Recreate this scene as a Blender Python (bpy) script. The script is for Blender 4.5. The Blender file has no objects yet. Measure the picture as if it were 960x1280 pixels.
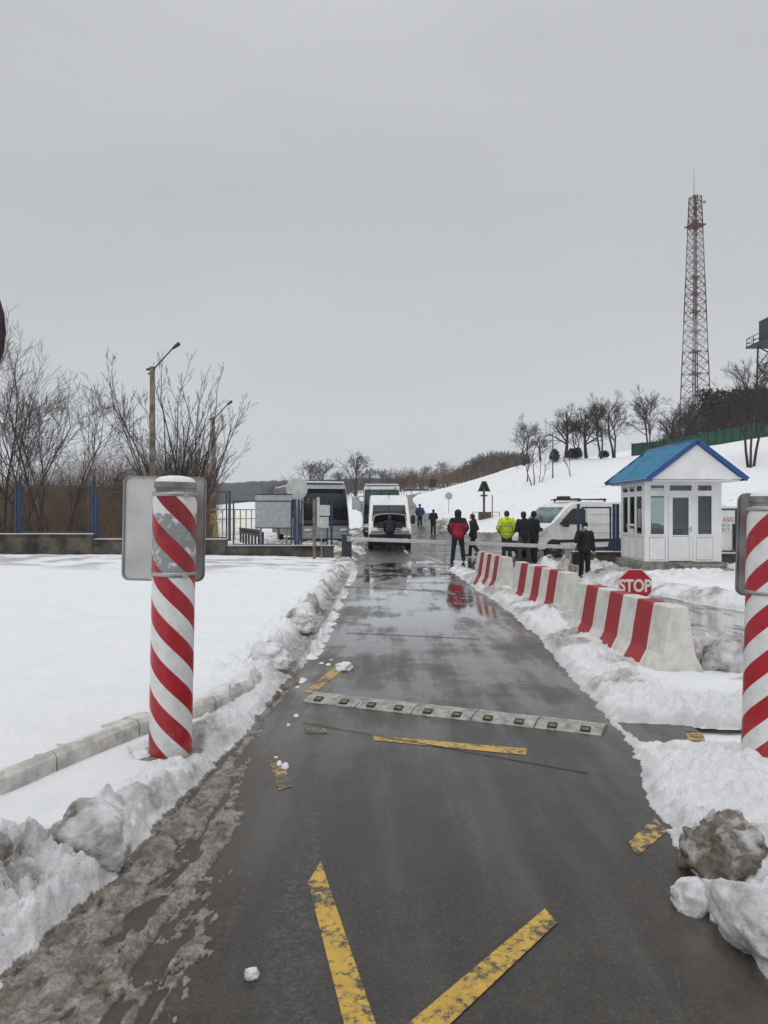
import bpy, bmesh, math, random
import numpy as np
from mathutils import Vector, Matrix, noise as mnoise

R = math.radians
F, EYE = 960.0, 1.6
S = bpy.context.scene
COL = S.collection
random.seed(7)

# ------------------------------------------------------------------ helpers
def at(px, py, Y):
    """photo pixel at distance Y -> world point (the camera stands level at 1.6 m)"""
    return Vector(((px - 480) / F * Y, Y, EYE - (py - 640) / F * Y))

def tag(o, label=None, cat=None, group=None, kind=None):
    if label: o['label'] = label
    if cat: o['category'] = cat
    if group: o['group'] = group
    if kind: o['kind'] = kind
    return o

def thing(name, label, cat, loc=(0, 0, 0), rz=0, group=None, kind=None):
    o = bpy.data.objects.new(name, None)
    o.empty_display_size = .2
    COL.objects.link(o)
    o.location = loc
    o.rotation_euler = (0, 0, rz)
    return tag(o, label, cat, group, kind)

def copy_tree(o, parent=None):
    c = o.copy()
    COL.objects.link(c)
    if parent: c.parent = parent
    for ch in list(o.children): copy_tree(ch, c)
    return c

class MB:
    def __init__(s): s.v, s.f, s.m, s.s = [], [], [], []
    def add(s, vs, fs, mat=0, smooth=False, M=None):
        b = len(s.v)
        s.v += [tuple(M @ Vector(p)) if M else tuple(p) for p in vs]
        for f in fs:
            s.f.append([b + i for i in f]); s.m.append(mat); s.s.append(smooth)
        return s
    def box(s, c, d, mat=0, M=None):
        x, y, z = c; a, b, h = d[0] / 2, d[1] / 2, d[2] / 2
        vs = [(x+i*a, y+j*b, z+k*h) for k in (-1, 1) for j in (-1, 1) for i in (-1, 1)]
        return s.add(vs, [(0,2,3,1),(4,5,7,6),(0,1,5,4),(2,6,7,3),(0,4,6,2),(1,3,7,5)], mat, False, M)
    def bar(s, a, b, w, h=None, mat=0, up=(0,0,1)):
        a, b = Vector(a), Vector(b); h = h or w
        d = (b - a).normalized(); u = Vector(up)
        if abs(d.dot(u)) > .97: u = Vector((0, 1, 0))
        x = d.cross(u).normalized(); y = x.cross(d)
        vs = [p + x*i*w/2 + y*j*h/2 for p in (a, b) for j in (-1, 1) for i in (-1, 1)]
        return s.add(vs, [(0,1,3,2),(4,6,7,5),(0,4,5,1),(2,3,7,6),(0,2,6,4),(1,5,7,3)], mat)
    def tube(s, pts, rs, n=6, mat=0, smooth=True, caps=True):
        pts = [Vector(p) for p in pts]
        if not hasattr(rs, '__len__'): rs = [rs] * len(pts)
        b = len(s.v); ref = None
        for i, p in enumerate(pts):
            d = (pts[min(i+1, len(pts)-1)] - pts[max(i-1, 0)])
            d = d.normalized() if d.length > 1e-9 else Vector((0, 0, 1))
            if ref is None: ref = Vector((1, 0, 0)) if abs(d.x) < .8 else Vector((0, 1, 0))
            x = (ref - d * ref.dot(d)).normalized(); y = d.cross(x); ref = x
            for k in range(n):
                t = 2 * math.pi * k / n
                s.v.append(tuple(p + (x * math.cos(t) + y * math.sin(t)) * rs[i]))
        for i in range(len(pts) - 1):
            for k in range(n):
                k2 = (k + 1) % n
                s.f.append([b+i*n+k, b+i*n+k2, b+(i+1)*n+k2, b+(i+1)*n+k]); s.m.append(mat); s.s.append(smooth)
        if caps and n > 2:
            s.f.append([b + k for k in range(n)][::-1]); s.m.append(mat); s.s.append(False)
            e = b + (len(pts) - 1) * n
            s.f.append([e + k for k in range(n)]); s.m.append(mat); s.s.append(False)
        return s
    def lathe(s, prof, n=24, mat=0, M=None, smooth=True):
        vs = [(r*math.cos(2*math.pi*k/n), r*math.sin(2*math.pi*k/n), z) for r, z in prof for k in range(n)]
        fs = [(i*n+k, i*n+(k+1) % n, (i+1)*n+(k+1) % n, (i+1)*n+k) for i in range(len(prof)-1) for k in range(n)]
        s.add(vs, fs, mat, smooth, M)
        b = len(vs)
        s.add(vs[:n], [tuple(range(n))[::-1]], mat, False, M); s.add(vs[-n:], [tuple(range(n))], mat, False, M)
        return s
    def prism(s, poly, d0, d1, axis='y', mat=0, M=None, smooth=False):
        """poly in the two other axes, extruded from d0 to d1 along axis"""
        def P(u, v, w):
            return {'y': (u, w, v), 'x': (w, u, v), 'z': (u, v, w)}[axis]
        n = len(poly)
        vs = [P(u, v, d0) for u, v in poly] + [P(u, v, d1) for u, v in poly]
        fs = [tuple(range(n)), tuple(range(n, 2*n))[::-1]] + [(i, i+n, (i+1) % n+n, (i+1) % n) for i in range(n)]
        return s.add(vs, fs, mat, smooth, M)
    def cap(s, a, b, ra, rb, fy=1.0, n=12, mat=0):
        """tapered capsule, squeezed front to back by fy"""
        a, b = Vector(a), Vector(b); d = b - a
        L = d.length; d = d.normalized() if L > 1e-6 else Vector((0, 0, 1))
        ref = Vector((1, 0, 0)) if abs(d.x) < .8 else Vector((0, 0, 1))
        x = (ref - d * ref.dot(d)).normalized(); y = d.cross(x)
        rings = [(a - d*ra*math.cos(t), ra*math.sin(t)) for t in (.25, .6, 1.0, 1.35)] + \
                [(a.lerp(b, u), ra + (rb-ra)*u) for u in (0, .33, .66, 1)] + \
                [(b + d*rb*math.sin(t), rb*math.cos(t)) for t in (.25, .6, 1.0, 1.33)]
        vs = []
        for p, r in rings:
            for k in range(n):
                t = 2*math.pi*k/n
                q = p + (x*math.cos(t) + y*math.sin(t)) * r
                q.y = p.y + (q.y - p.y) * fy
                vs.append(q)
        m = len(rings)
        fs = [(i*n+k, i*n+(k+1) % n, (i+1)*n+(k+1) % n, (i+1)*n+k) for i in range(m-1) for k in range(n)]
        fs += [tuple(range(n))[::-1], tuple(range((m-1)*n, m*n))]
        return s.add(vs, fs, mat, True)
    def mesh(s, name):
        me = bpy.data.meshes.new(name)
        me.from_pydata(s.v, [], s.f)
        me.polygons.foreach_set('material_index', s.m)
        me.polygons.foreach_set('use_smooth', s.s)
        me.update()
        return me
    def build(s, name, mats, parent=None, bevel=0, segs=2, loc=None, fixn=True, rz=0):
        me = s.mesh(name)
        if bevel or fixn:
            bm = bmesh.new(); bm.from_mesh(me)
            if bevel:
                es = [e for e in bm.edges if len(e.link_faces) == 2 and e.calc_face_angle(0) > R(28)]
                bmesh.ops.bevel(bm, geom=es, offset=bevel, segments=segs, profile=.5, affect='EDGES', clamp_overlap=True)
            bmesh.ops.recalc_face_normals(bm, faces=bm.faces)
            bm.to_mesh(me); bm.free()
        for m in (mats if isinstance(mats, (list, tuple)) else [mats]): me.materials.append(m)
        o = bpy.data.objects.new(name, me)
        COL.objects.link(o)
        if parent: o.parent = parent
        if loc is not None: o.location = loc
        if rz: o.rotation_euler = (0, 0, rz)
        return o

def np_mesh(name, V, Fq, mat, parent=None, smooth=True, attrs=None):
    me = bpy.data.meshes.new(name)
    nv, nf, k = len(V), len(Fq), Fq.shape[1]
    me.vertices.add(nv); me.vertices.foreach_set('co', np.ascontiguousarray(V, dtype=np.float32).ravel())
    me.loops.add(nf*k); me.loops.foreach_set('vertex_index', np.ascontiguousarray(Fq, dtype=np.int32).ravel())
    me.polygons.add(nf); me.polygons.foreach_set('loop_start', np.arange(0, nf*k, k, dtype=np.int32))
    me.polygons.foreach_set('use_smooth', np.full(nf, smooth))
    for a, arr in (attrs or {}).items():
        at_ = me.attributes.new(a, 'FLOAT', 'POINT'); at_.data.foreach_set('value', np.ascontiguousarray(arr, dtype=np.float32))
    me.update(calc_edges=True); me.validate()
    me.materials.append(mat)
    o = bpy.data.objects.new(name, me); COL.objects.link(o)
    if parent: o.parent = parent
    return o

# ------------------------------------------------------------------ numpy noise
def _hash(ix, iy, seed):
    h = (ix.astype(np.int64)*374761393 + iy.astype(np.int64)*668265263 + seed*974634777) & 0xffffffff
    h = ((h ^ (h >> 13)) * 1274126177) & 0xffffffff
    h = ((h ^ (h >> 16)) * 2246822519) & 0xffffffff
    return ((h ^ (h >> 15)) & 0xffffff) / float(0xffffff)

def vn(x, y, seed=0):
    ix, iy = np.floor(x), np.floor(y); fx, fy = x-ix, y-iy
    fx = fx*fx*(3-2*fx); fy = fy*fy*(3-2*fy)
    a, b = _hash(ix, iy, seed), _hash(ix+1, iy, seed)
    c, d = _hash(ix, iy+1, seed), _hash(ix+1, iy+1, seed)
    return ((a*(1-fx)+b*fx)*(1-fy) + (c*(1-fx)+d*fx)*fy)*2-1

def fbm(x, y, seed=0, o=4):
    r, a, s = 0, .5, 1
    for i in range(o):
        r = r + a*vn(x*s+17.3*i, y*s-9.1*i, seed+i); a *= .5; s *= 2.03
    return r

def dome(x, y, cell, seed, prob=1.0):
    """height of rounded lumps, one per cell"""
    gx, gy = x/cell, y/cell
    ix, iy = np.floor(gx), np.floor(gy); out = np.zeros_like(gx)
    for i in (-1, 0, 1):
        for j in (-1, 0, 1):
            cx, cy = ix+i, iy+j
            px = cx + _hash(cx, cy, seed); py = cy + _hash(cx, cy, seed+5)
            r = .25 + .4*_hash(cx, cy, seed+9)
            on = _hash(cx, cy, seed+13) < prob
            st = .6 + .8*_hash(cx, cy, seed+21)
            q = r*r - ((gx-px)*st)**2 - ((gy-py)/st)**2
            out = np.maximum(out, np.where(on & (q > 0), np.sqrt(np.maximum(q, 0)), 0))
    return out*cell

def sm(a, b, x):
    t = np.clip((x-a)/(b-a), 0, 1); return t*t*(3-2*t)

def sdist(poly, X, Y):
    """signed distance to a polygon, negative inside"""
    d2 = np.full(X.shape, 1e18); ins = np.zeros(X.shape, bool)
    n = len(poly)
    for i in range(n):
        ax, ay = poly[i]; bx, by = poly[(i+1) % n]
        ex, ey = bx-ax, by-ay
        t = np.clip(((X-ax)*ex+(Y-ay)*ey)/(ex*ex+ey*ey+1e-12), 0, 1)
        d2 = np.minimum(d2, (X-ax-t*ex)**2+(Y-ay-t*ey)**2)
        if ay != by:
            ins ^= ((ay > Y) != (by > Y)) & (X < (bx-ax)*(Y-ay)/(by-ay)+ax)
    d = np.sqrt(d2)
    return np.where(ins, -d, d)

# ------------------------------------------------------------------ terrain height
CP = [(-1,-6,0),(3,-6,0),(-8,-6,0),(12,-6,0),(-1,0,0),(2,0,0),(-1,6,0),(2,6,0),(-1,12,0),(2,12,0),(-1,20,-.08),(2,20,-.03),(-1.2,27.5,-.2),(2.5,27.5,-.05),
 (.2,36,-.2),(5,28,-.24),(5.9,22.6,-.38),(5.6,13,-.25),(4,8,-.08),(3.3,15,-.1),(7.5,20,-.3),(9,22,-.26),(10,18,-.3),(13,22,-.2),(7,31,-.24),(12,31,-.2),
 (4,3,0),(6,5,-.05),(10,10,-.2),(-3,8,.02),(-3,15,.0),(-8,8,.0),(-15,28,-.1),(-4,27,-.15),(-8,15,0),(-20,10,0),(-4,40,-.07),(-40,10,0),
 (0,50,-.2),(1.5,62,.2),(1.2,80,1.1),(1,90,2.0),(3,108,3.8),(10,115,4.3),(20,118,4.6),(0,135,5.2),(10,150,6.2),(-10,135,4.2),(-4,60,.1),(-4,85,1.5),
 (11.9,95,5.4),(14.2,85,6.6),(16.4,75,6.8),(22,68,6.5),(26.7,64,7.1),(30,60,7.5),(21.8,76,6.9),(23.9,74,7.0),(27.1,72,7.2),(29.1,69,7.6),(30.6,66,7.75),(31.8,63,7.9),(7.2,55,1.2),(10.5,48,.9),(9,41,.2),(13,40,.5),(17.9,40,1.9),(4.5,50,.0),(6,70,2.2),(5,85,2.9),(6,97,4.0),
 (22,52,4.3),(16,60,4.0),(12,68,3.6),(17,105,7.4),(30,90,8.2),(42,80,9.6),(60,145,16),(44,95,11),(40,50,6.5),(28,40,3.0),(25,28,.6),(40,25,1.0),
 (-10,40,-.3),(-20,40,-.6),(-30,60,-1.2),(-12,70,.2),(-35,100,-1),(-12,100,2.2),(-60,60,-2),(-40,150,2),(0,200,8),(40,200,14),(90,150,17),(90,80,12),(90,20,4),(-90,20,0),(-90,120,-2),
 (-100,250,0),(0,300,9),(100,300,18),(-200,300,0),(200,300,20),(200,100,18),(-200,100,-2),(200,-6,6),(-200,-6,0)]
_cx = np.array([c[0] for c in CP], float); _cy = np.array([c[1] for c in CP], float); _cz = np.array([c[2] for c in CP], float)
_C2 = 4.0
_A = np.sqrt((_cx[:, None]-_cx)**2+(_cy[:, None]-_cy)**2+_C2)
_n = len(CP)
_M = np.zeros((_n+1, _n+1)); _M[:_n, :_n] = _A; _M[:_n, _n] = 1; _M[_n, :_n] = 1
_W = np.linalg.solve(_M, np.append(_cz, 0))
def hgt(X, Y):
    X = np.atleast_1d(np.asarray(X, float)); Y = np.atleast_1d(np.asarray(Y, float))
    sh = X.shape; x, y = X.ravel(), Y.ravel(); out = np.full(x.shape, _W[_n])
    for i in range(_n):
        out += _W[i]*np.sqrt((x-_cx[i])**2+(y-_cy[i])**2+_C2)
    return out.reshape(sh)
def h1(x, y): return float(hgt(x, y)[0])

# ------------------------------------------------------------------ materials
class NT:
    def __init__(s, name):
        s.mat = bpy.data.materials.new(name); s.mat.use_nodes = True
        s.t = s.mat.node_tree; s.t.nodes.clear()
        s.out = s.n('ShaderNodeOutputMaterial')
        s.tc = s.n('ShaderNodeTexCoord')
    def n(s, typ, **kw):
        o = s.t.nodes.new(typ)
        for k, v in kw.items(): setattr(o, k, v)
        return o
    def l(s, a, b): s.t.links.new(a, b)
    def val(s, sock, v):
        if isinstance(v, bpy.types.NodeSocket): s.l(v, sock)
        else: sock.default_value = v
    def noise(s, scale, detail=4, rough=.55, vec=None, dist=0):
        o = s.n('ShaderNodeTexNoise'); o.inputs['Scale'].default_value = scale; o.inputs['Detail'].default_value = detail
        o.inputs['Roughness'].default_value = rough; o.inputs['Distortion'].default_value = dist
        s.l(vec or s.tc.outputs['Object'], o.inputs['Vector']); return o.outputs['Fac']
    def math(s, op, a, b=0, clamp=False):
        o = s.n('ShaderNodeMath', operation=op, use_clamp=clamp); s.val(o.inputs[0], a); s.val(o.inputs[1], b); return o.outputs[0]
    def ramp(s, fac, lo, hi, a=0., b=1.):
        o = s.n('ShaderNodeMapRange', interpolation_type='SMOOTHSTEP'); s.val(o.inputs['Value'], fac)
        o.inputs['From Min'].default_value = lo; o.inputs['From Max'].default_value = hi
        o.inputs['To Min'].default_value = a; o.inputs['To Max'].default_value = b; return o.outputs['Result']
    def mix(s, fac, a, b):
        o = s.n('ShaderNodeMix', data_type='RGBA'); s.val(o.inputs[0], fac)
        for i, c in ((6, a), (7, b)):
            s.val(o.inputs[i], c if isinstance(c, bpy.types.NodeSocket) else (*c[:3], 1))
        return o.outputs[2]
    def attr(s, name): return s.n('ShaderNodeAttribute', attribute_name=name).outputs['Fac']
    def sep(s, vec=None):
        o = s.n('ShaderNodeSeparateXYZ'); s.l(vec or s.tc.outputs['Object'], o.inputs[0]); return o.outputs
    def map(s, scale):
        o = s.n('ShaderNodeMapping'); o.inputs['Scale'].default_value = scale; s.l(s.tc.outputs['Object'], o.inputs[0]); return o.outputs[0]
    def bump(s, hgt_, strength=.3, dist=.01, nrm=None):
        o = s.n('ShaderNodeBump'); s.l(hgt_, o.inputs['Height']); o.inputs['Strength'].default_value = strength; o.inputs['Distance'].default_value = dist
        if nrm: s.l(nrm, o.inputs['Normal'])
        return o.outputs[0]
    def bsdf(s, col, rough=.6, metal=0, spec=.5, nrm=None, coat=0):
        p = s.n('ShaderNodeBsdfPrincipled')
        s.val(p.inputs['Base Color'], col if isinstance(col, bpy.types.NodeSocket) else (*col[:3], 1))
        s.val(p.inputs['Roughness'], rough); s.val(p.inputs['Metallic'], metal); p.inputs['Specular IOR Level'].default_value = spec
        p.inputs['Coat Weight'].default_value = coat
        if nrm: s.l(nrm, p.inputs['Normal'])
        s.l(p.outputs[0], s.out.inputs[0]); return p

def M(name, col, rough=.6, metal=0, var=.12, vs=6., bump=0., bs=60., spec=.5, grime=0., gcol=(.12,.1,.08), coat=0):
    """plain material with uneven colour, wear and a fine surface"""
    t = NT(name)
    c2 = tuple(max(0, x*(1-var*1.6)) for x in col); c1 = tuple(min(1, x*(1+var*.6)) for x in col)
    c = t.mix(t.ramp(t.noise(vs, 5), .3, .7), c2, c1)
    if grime: c = t.mix(t.ramp(t.noise(vs*1.7, 8, .7), .5, .75, 0, grime), c, gcol)
    r = t.ramp(t.noise(vs*2.3, 3), .3, .7, max(.02, rough-.07), min(1, rough+.07))
    nr = t.bump(t.noise(bs, 4), bump, .01) if bump else None
    t.bsdf(c, r, metal, spec, nr, coat); return t.mat

def snow_mat(name, attr=True, far=False):
    t = NT(name)
    n1 = t.noise(3.0, 6, .6); n2 = t.noise(45, 5, .6); n3 = t.noise(230, 3, .6)
    col = t.mix(t.ramp(n1, .3, .7), (.83,.845,.87), (.88,.885,.9))
    if attr:
        d = t.attr('dirt')
        brk = t.math('MULTIPLY', d, t.ramp(t.noise(13, 8, .7), .25, .7, .55, 1.35), True)
        dirt = t.mix(t.ramp(t.noise(22, 6, .7), .3, .7), (.10,.08,.062), (.24,.205,.17))
        brk = t.math('MAXIMUM', brk, t.math('MULTIPLY', t.attr('wet'), t.ramp(t.noise(60, 6, .75), .35, .7, .97, .6)))
        col = t.mix(brk, col, dirt)
        rough = t.ramp(t.attr('wet'), 0, 1, .75, .28)
    else: rough = .75
    if far:
        sp = t.ramp(t.noise(1.3, 8, .8), .555, .62, 0, .75)
        sp2 = t.ramp(t.noise(.12, 3), .45, .62)
        col = t.mix(t.math('MULTIPLY', sp, sp2), col, (.3,.26,.21))
        nr = t.bump(t.noise(.9, 7, .65), .5, .25)
    else:
        nr = t.bump(t.noise(19, 6, .65), .55, .03); nr = t.bump(n2, .6, .016, nr); nr = t.bump(n3, .5, .005, nr)
    t.bsdf(col, rough, 0, .35, nr); return t.mat

def road_mat():
    t = NT('wet_asphalt')
    wet = t.attr('wet'); mud = t.attr('mud')
    big = t.noise(.7, 5, .6); mid = t.noise(4.5, 6, .65); fine = t.noise(160, 3, .7); streak = t.noise(1.2, 5, .6, t.map((3.2, .35, 1)))
    col = t.mix(t.ramp(mid, .3, .7), (.032,.0265,.0215), (.057,.0485,.040))
    col = t.mix(t.ramp(streak, .45, .7, 0, .6), col, (.088,.081,.071))
    agg = t.noise(75, 5, .8); col = t.mix(t.ramp(agg, .47, .38, 0, .7), col, (.018,.016,.014)); col = t.mix(t.ramp(agg, .54, .66, 0, .6), col, (.15,.138,.12))
    col = t.mix(t.ramp(t.noise(2.6, 7, .75, None, 1.5), .56, .66, 0, .3), col, (.028,.025,.022))
    dry = t.math('MULTIPLY', t.ramp(t.noise(1.0, 4, .6, t.map((2.6, .18, 1))), .5, .68), t.ramp(t.noise(24, 8, .8), .46, .62, 0, .75)); col = t.mix(dry, col, (.14,.132,.118))
    vo = t.n('ShaderNodeTexVoronoi'); vo.inputs['Scale'].default_value = 34; t.l(t.tc.outputs['Object'], vo.inputs['Vector'])
    grit = t.math('MULTIPLY', t.ramp(vo.outputs['Distance'], .06, .02), t.ramp(t.noise(2.1, 4), .44, .6, 0, .85))
    col = t.mix(grit, col, (.42,.41,.39))
    col = t.mix(t.math('MULTIPLY', mud, t.ramp(t.noise(9, 7, .7), .3, .65, .3, 1)), col, (.085,.066,.05))
    pud = t.math('MULTIPLY', wet, t.ramp(t.math('ADD', t.math('MULTIPLY', big, .6), t.math('MULTIPLY', streak, .4)), .38, .56, .35, 1))
    col = t.mix(t.math('MULTIPLY', pud, .45), col, (.03,.029,.028))
    rough = t.math('MULTIPLY_ADD', pud, -.35)
    rough.node.inputs[2].default_value = .43
    rough = t.math('MAXIMUM', t.math('ADD', rough, t.ramp(mid, .3, .7, -.06, .06)), .07)
    hb = t.math('MULTIPLY', t.math('ADD', fine, t.math('MULTIPLY', grit, .6)), t.math('SUBTRACT', 1.0, t.math('MULTIPLY', pud, .93)))
    nr = t.bump(hb, .4, .004)
    p = t.bsdf(col, rough, 0, .3, nr)
    t.l(t.ramp(pud, .22, .75, .04, 1), p.inputs['Coat Weight']); t.l(t.ramp(pud, .3, .9, .28, .05), p.inputs['Coat Roughness'])
    p.inputs['Coat IOR'].default_value = 1.4
    t.l(t.bump(t.noise(5, 3, .5, t.map((1, .45, 1))), .05, .02), p.inputs['Coat Normal']); return t.mat

def paint_mat(name, paint, worn=.5, scale=30, under=(.06,.056,.052)):
    t = NT(name)
    w = t.math('ADD', t.math('MULTIPLY', t.noise(scale, 8, .75), .65), t.math('MULTIPLY', t.noise(scale*.14, 4), .35))
    k = t.ramp(w, worn-.05, worn+.05)
    c = t.mix(t.ramp(t.noise(9, 5), .3, .7), tuple(x*.8 for x in paint), paint)
    c = t.mix(k, c, under)
    t.bsdf(c, t.ramp(k, 0, 1, .38, .45), 0, .5, t.bump(t.noise(150, 3), .3, .004)); return t.mat

def helix_mat(name, sgn, gray=False, phase=0.):
    t = NT(name)
    x, y, z = t.sep()
    th = t.math('ARCTAN2', y, x)
    ph = t.math('ADD', t.math('MULTIPLY', z, 1/.281), t.math('MULTIPLY', th, sgn*1.5/math.pi))
    fr = t.math('FRACT', t.math('ADD', ph, 10.0+phase))
    st = t.ramp(t.math('ABSOLUTE', t.math('SUBTRACT', fr, .5)), .242, .258)
    white = t.mix(t.ramp(t.noise(14, 7, .7), .45, .8), (.74,.74,.73), (.55,.54,.51))
    if gray: white = t.mix(t.ramp(t.math('ADD', t.noise(16, 8, .75), t.ramp(z, 1.56, 1.66, 0, .4)), .52, .60), (.25,.265,.275), (.68,.68,.67))
    red = t.mix(t.ramp(t.noise(7, 5), .3, .7), (.33,.008,.018), (.42,.012,.024))
    if gray: red = t.mix(t.ramp(t.noise(5, 5), .35, .6), (.19,.01,.014), (.36,.011,.02))
    c = t.mix(st, red, white)
    c = t.mix(t.ramp(t.noise(55, 6, .8), .66, .72, 0, .7), c, (.2,.18,.16))
    low = t.ramp(z, .45, .0, 0, .35)
    c = t.mix(t.math('MULTIPLY', low, t.ramp(t.noise(11, 7, .7), .4, .7)), c, (.3,.27,.23))
    t.bsdf(c, t.ramp(t.noise(10, 4), .3, .7, .25, .42), 0, .5, t.bump(t.noise(18, 4), .08, .01)); return t.mat

def stripe_mat(name, L):
    t = NT(name)
    x, y, z = t.sep()
    wob = t.math('MULTIPLY', t.math('SUBTRACT', t.noise(9, 5), .5), .035)
    s = t.math('MULTIPLY', t.math('ADD', t.math('DIVIDE', y, L), .5), 7)
    s = t.math('ADD', s, wob)
    odd = t.math('MODULO', t.math('FLOOR', s), 2)
    inside = t.math('MULTIPLY', t.math('GREATER_THAN', s, .02), t.math('LESS_THAN', s, 6.98))
    odd = t.math('MULTIPLY', odd, inside)
    white = t.mix(t.ramp(t.noise(6, 8, .7), .4, .75), (.70,.69,.655), (.5,.475,.43))
    red = t.mix(t.ramp(t.noise(8, 6, .7), .3, .75), (.40,.032,.038), (.29,.03,.034))
    c = t.mix(odd, white, red)
    c = t.mix(t.ramp(t.noise(38, 8, .8), .65, .74, 0, .8), c, (.36,.34,.31))
    c = t.mix(t.math('MULTIPLY', t.ramp(z, .3, .0, 0, .5), t.ramp(t.noise(16, 7, .7), .4, .65)), c, (.27,.22,.17))
    t.bsdf(c, .62, 0, .4, t.bump(t.noise(45, 6), .22, .01)); return t.mat

def glass_mat(name, tint=(.75,.8,.8), dark=.0):
    t = NT(name)
    tr = t.n('ShaderNodeBsdfTransparent'); tr.inputs[0].default_value = (*tint, 1)
    gl = t.n('ShaderNodeBsdfGlossy'); gl.inputs['Roughness'].default_value = .03
    fr = t.n('ShaderNodeFresnel'); fr.inputs[0].default_value = 1.5
    m = t.n('ShaderNodeMixShader'); t.l(t.math('MULTIPLY', fr.outputs[0], 1.6, True), m.inputs[0]); t.l(tr.outputs[0], m.inputs[1]); t.l(gl.outputs[0], m.inputs[2])
    t.l(m.outputs[0], t.out.inputs[0]); return t.mat

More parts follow.
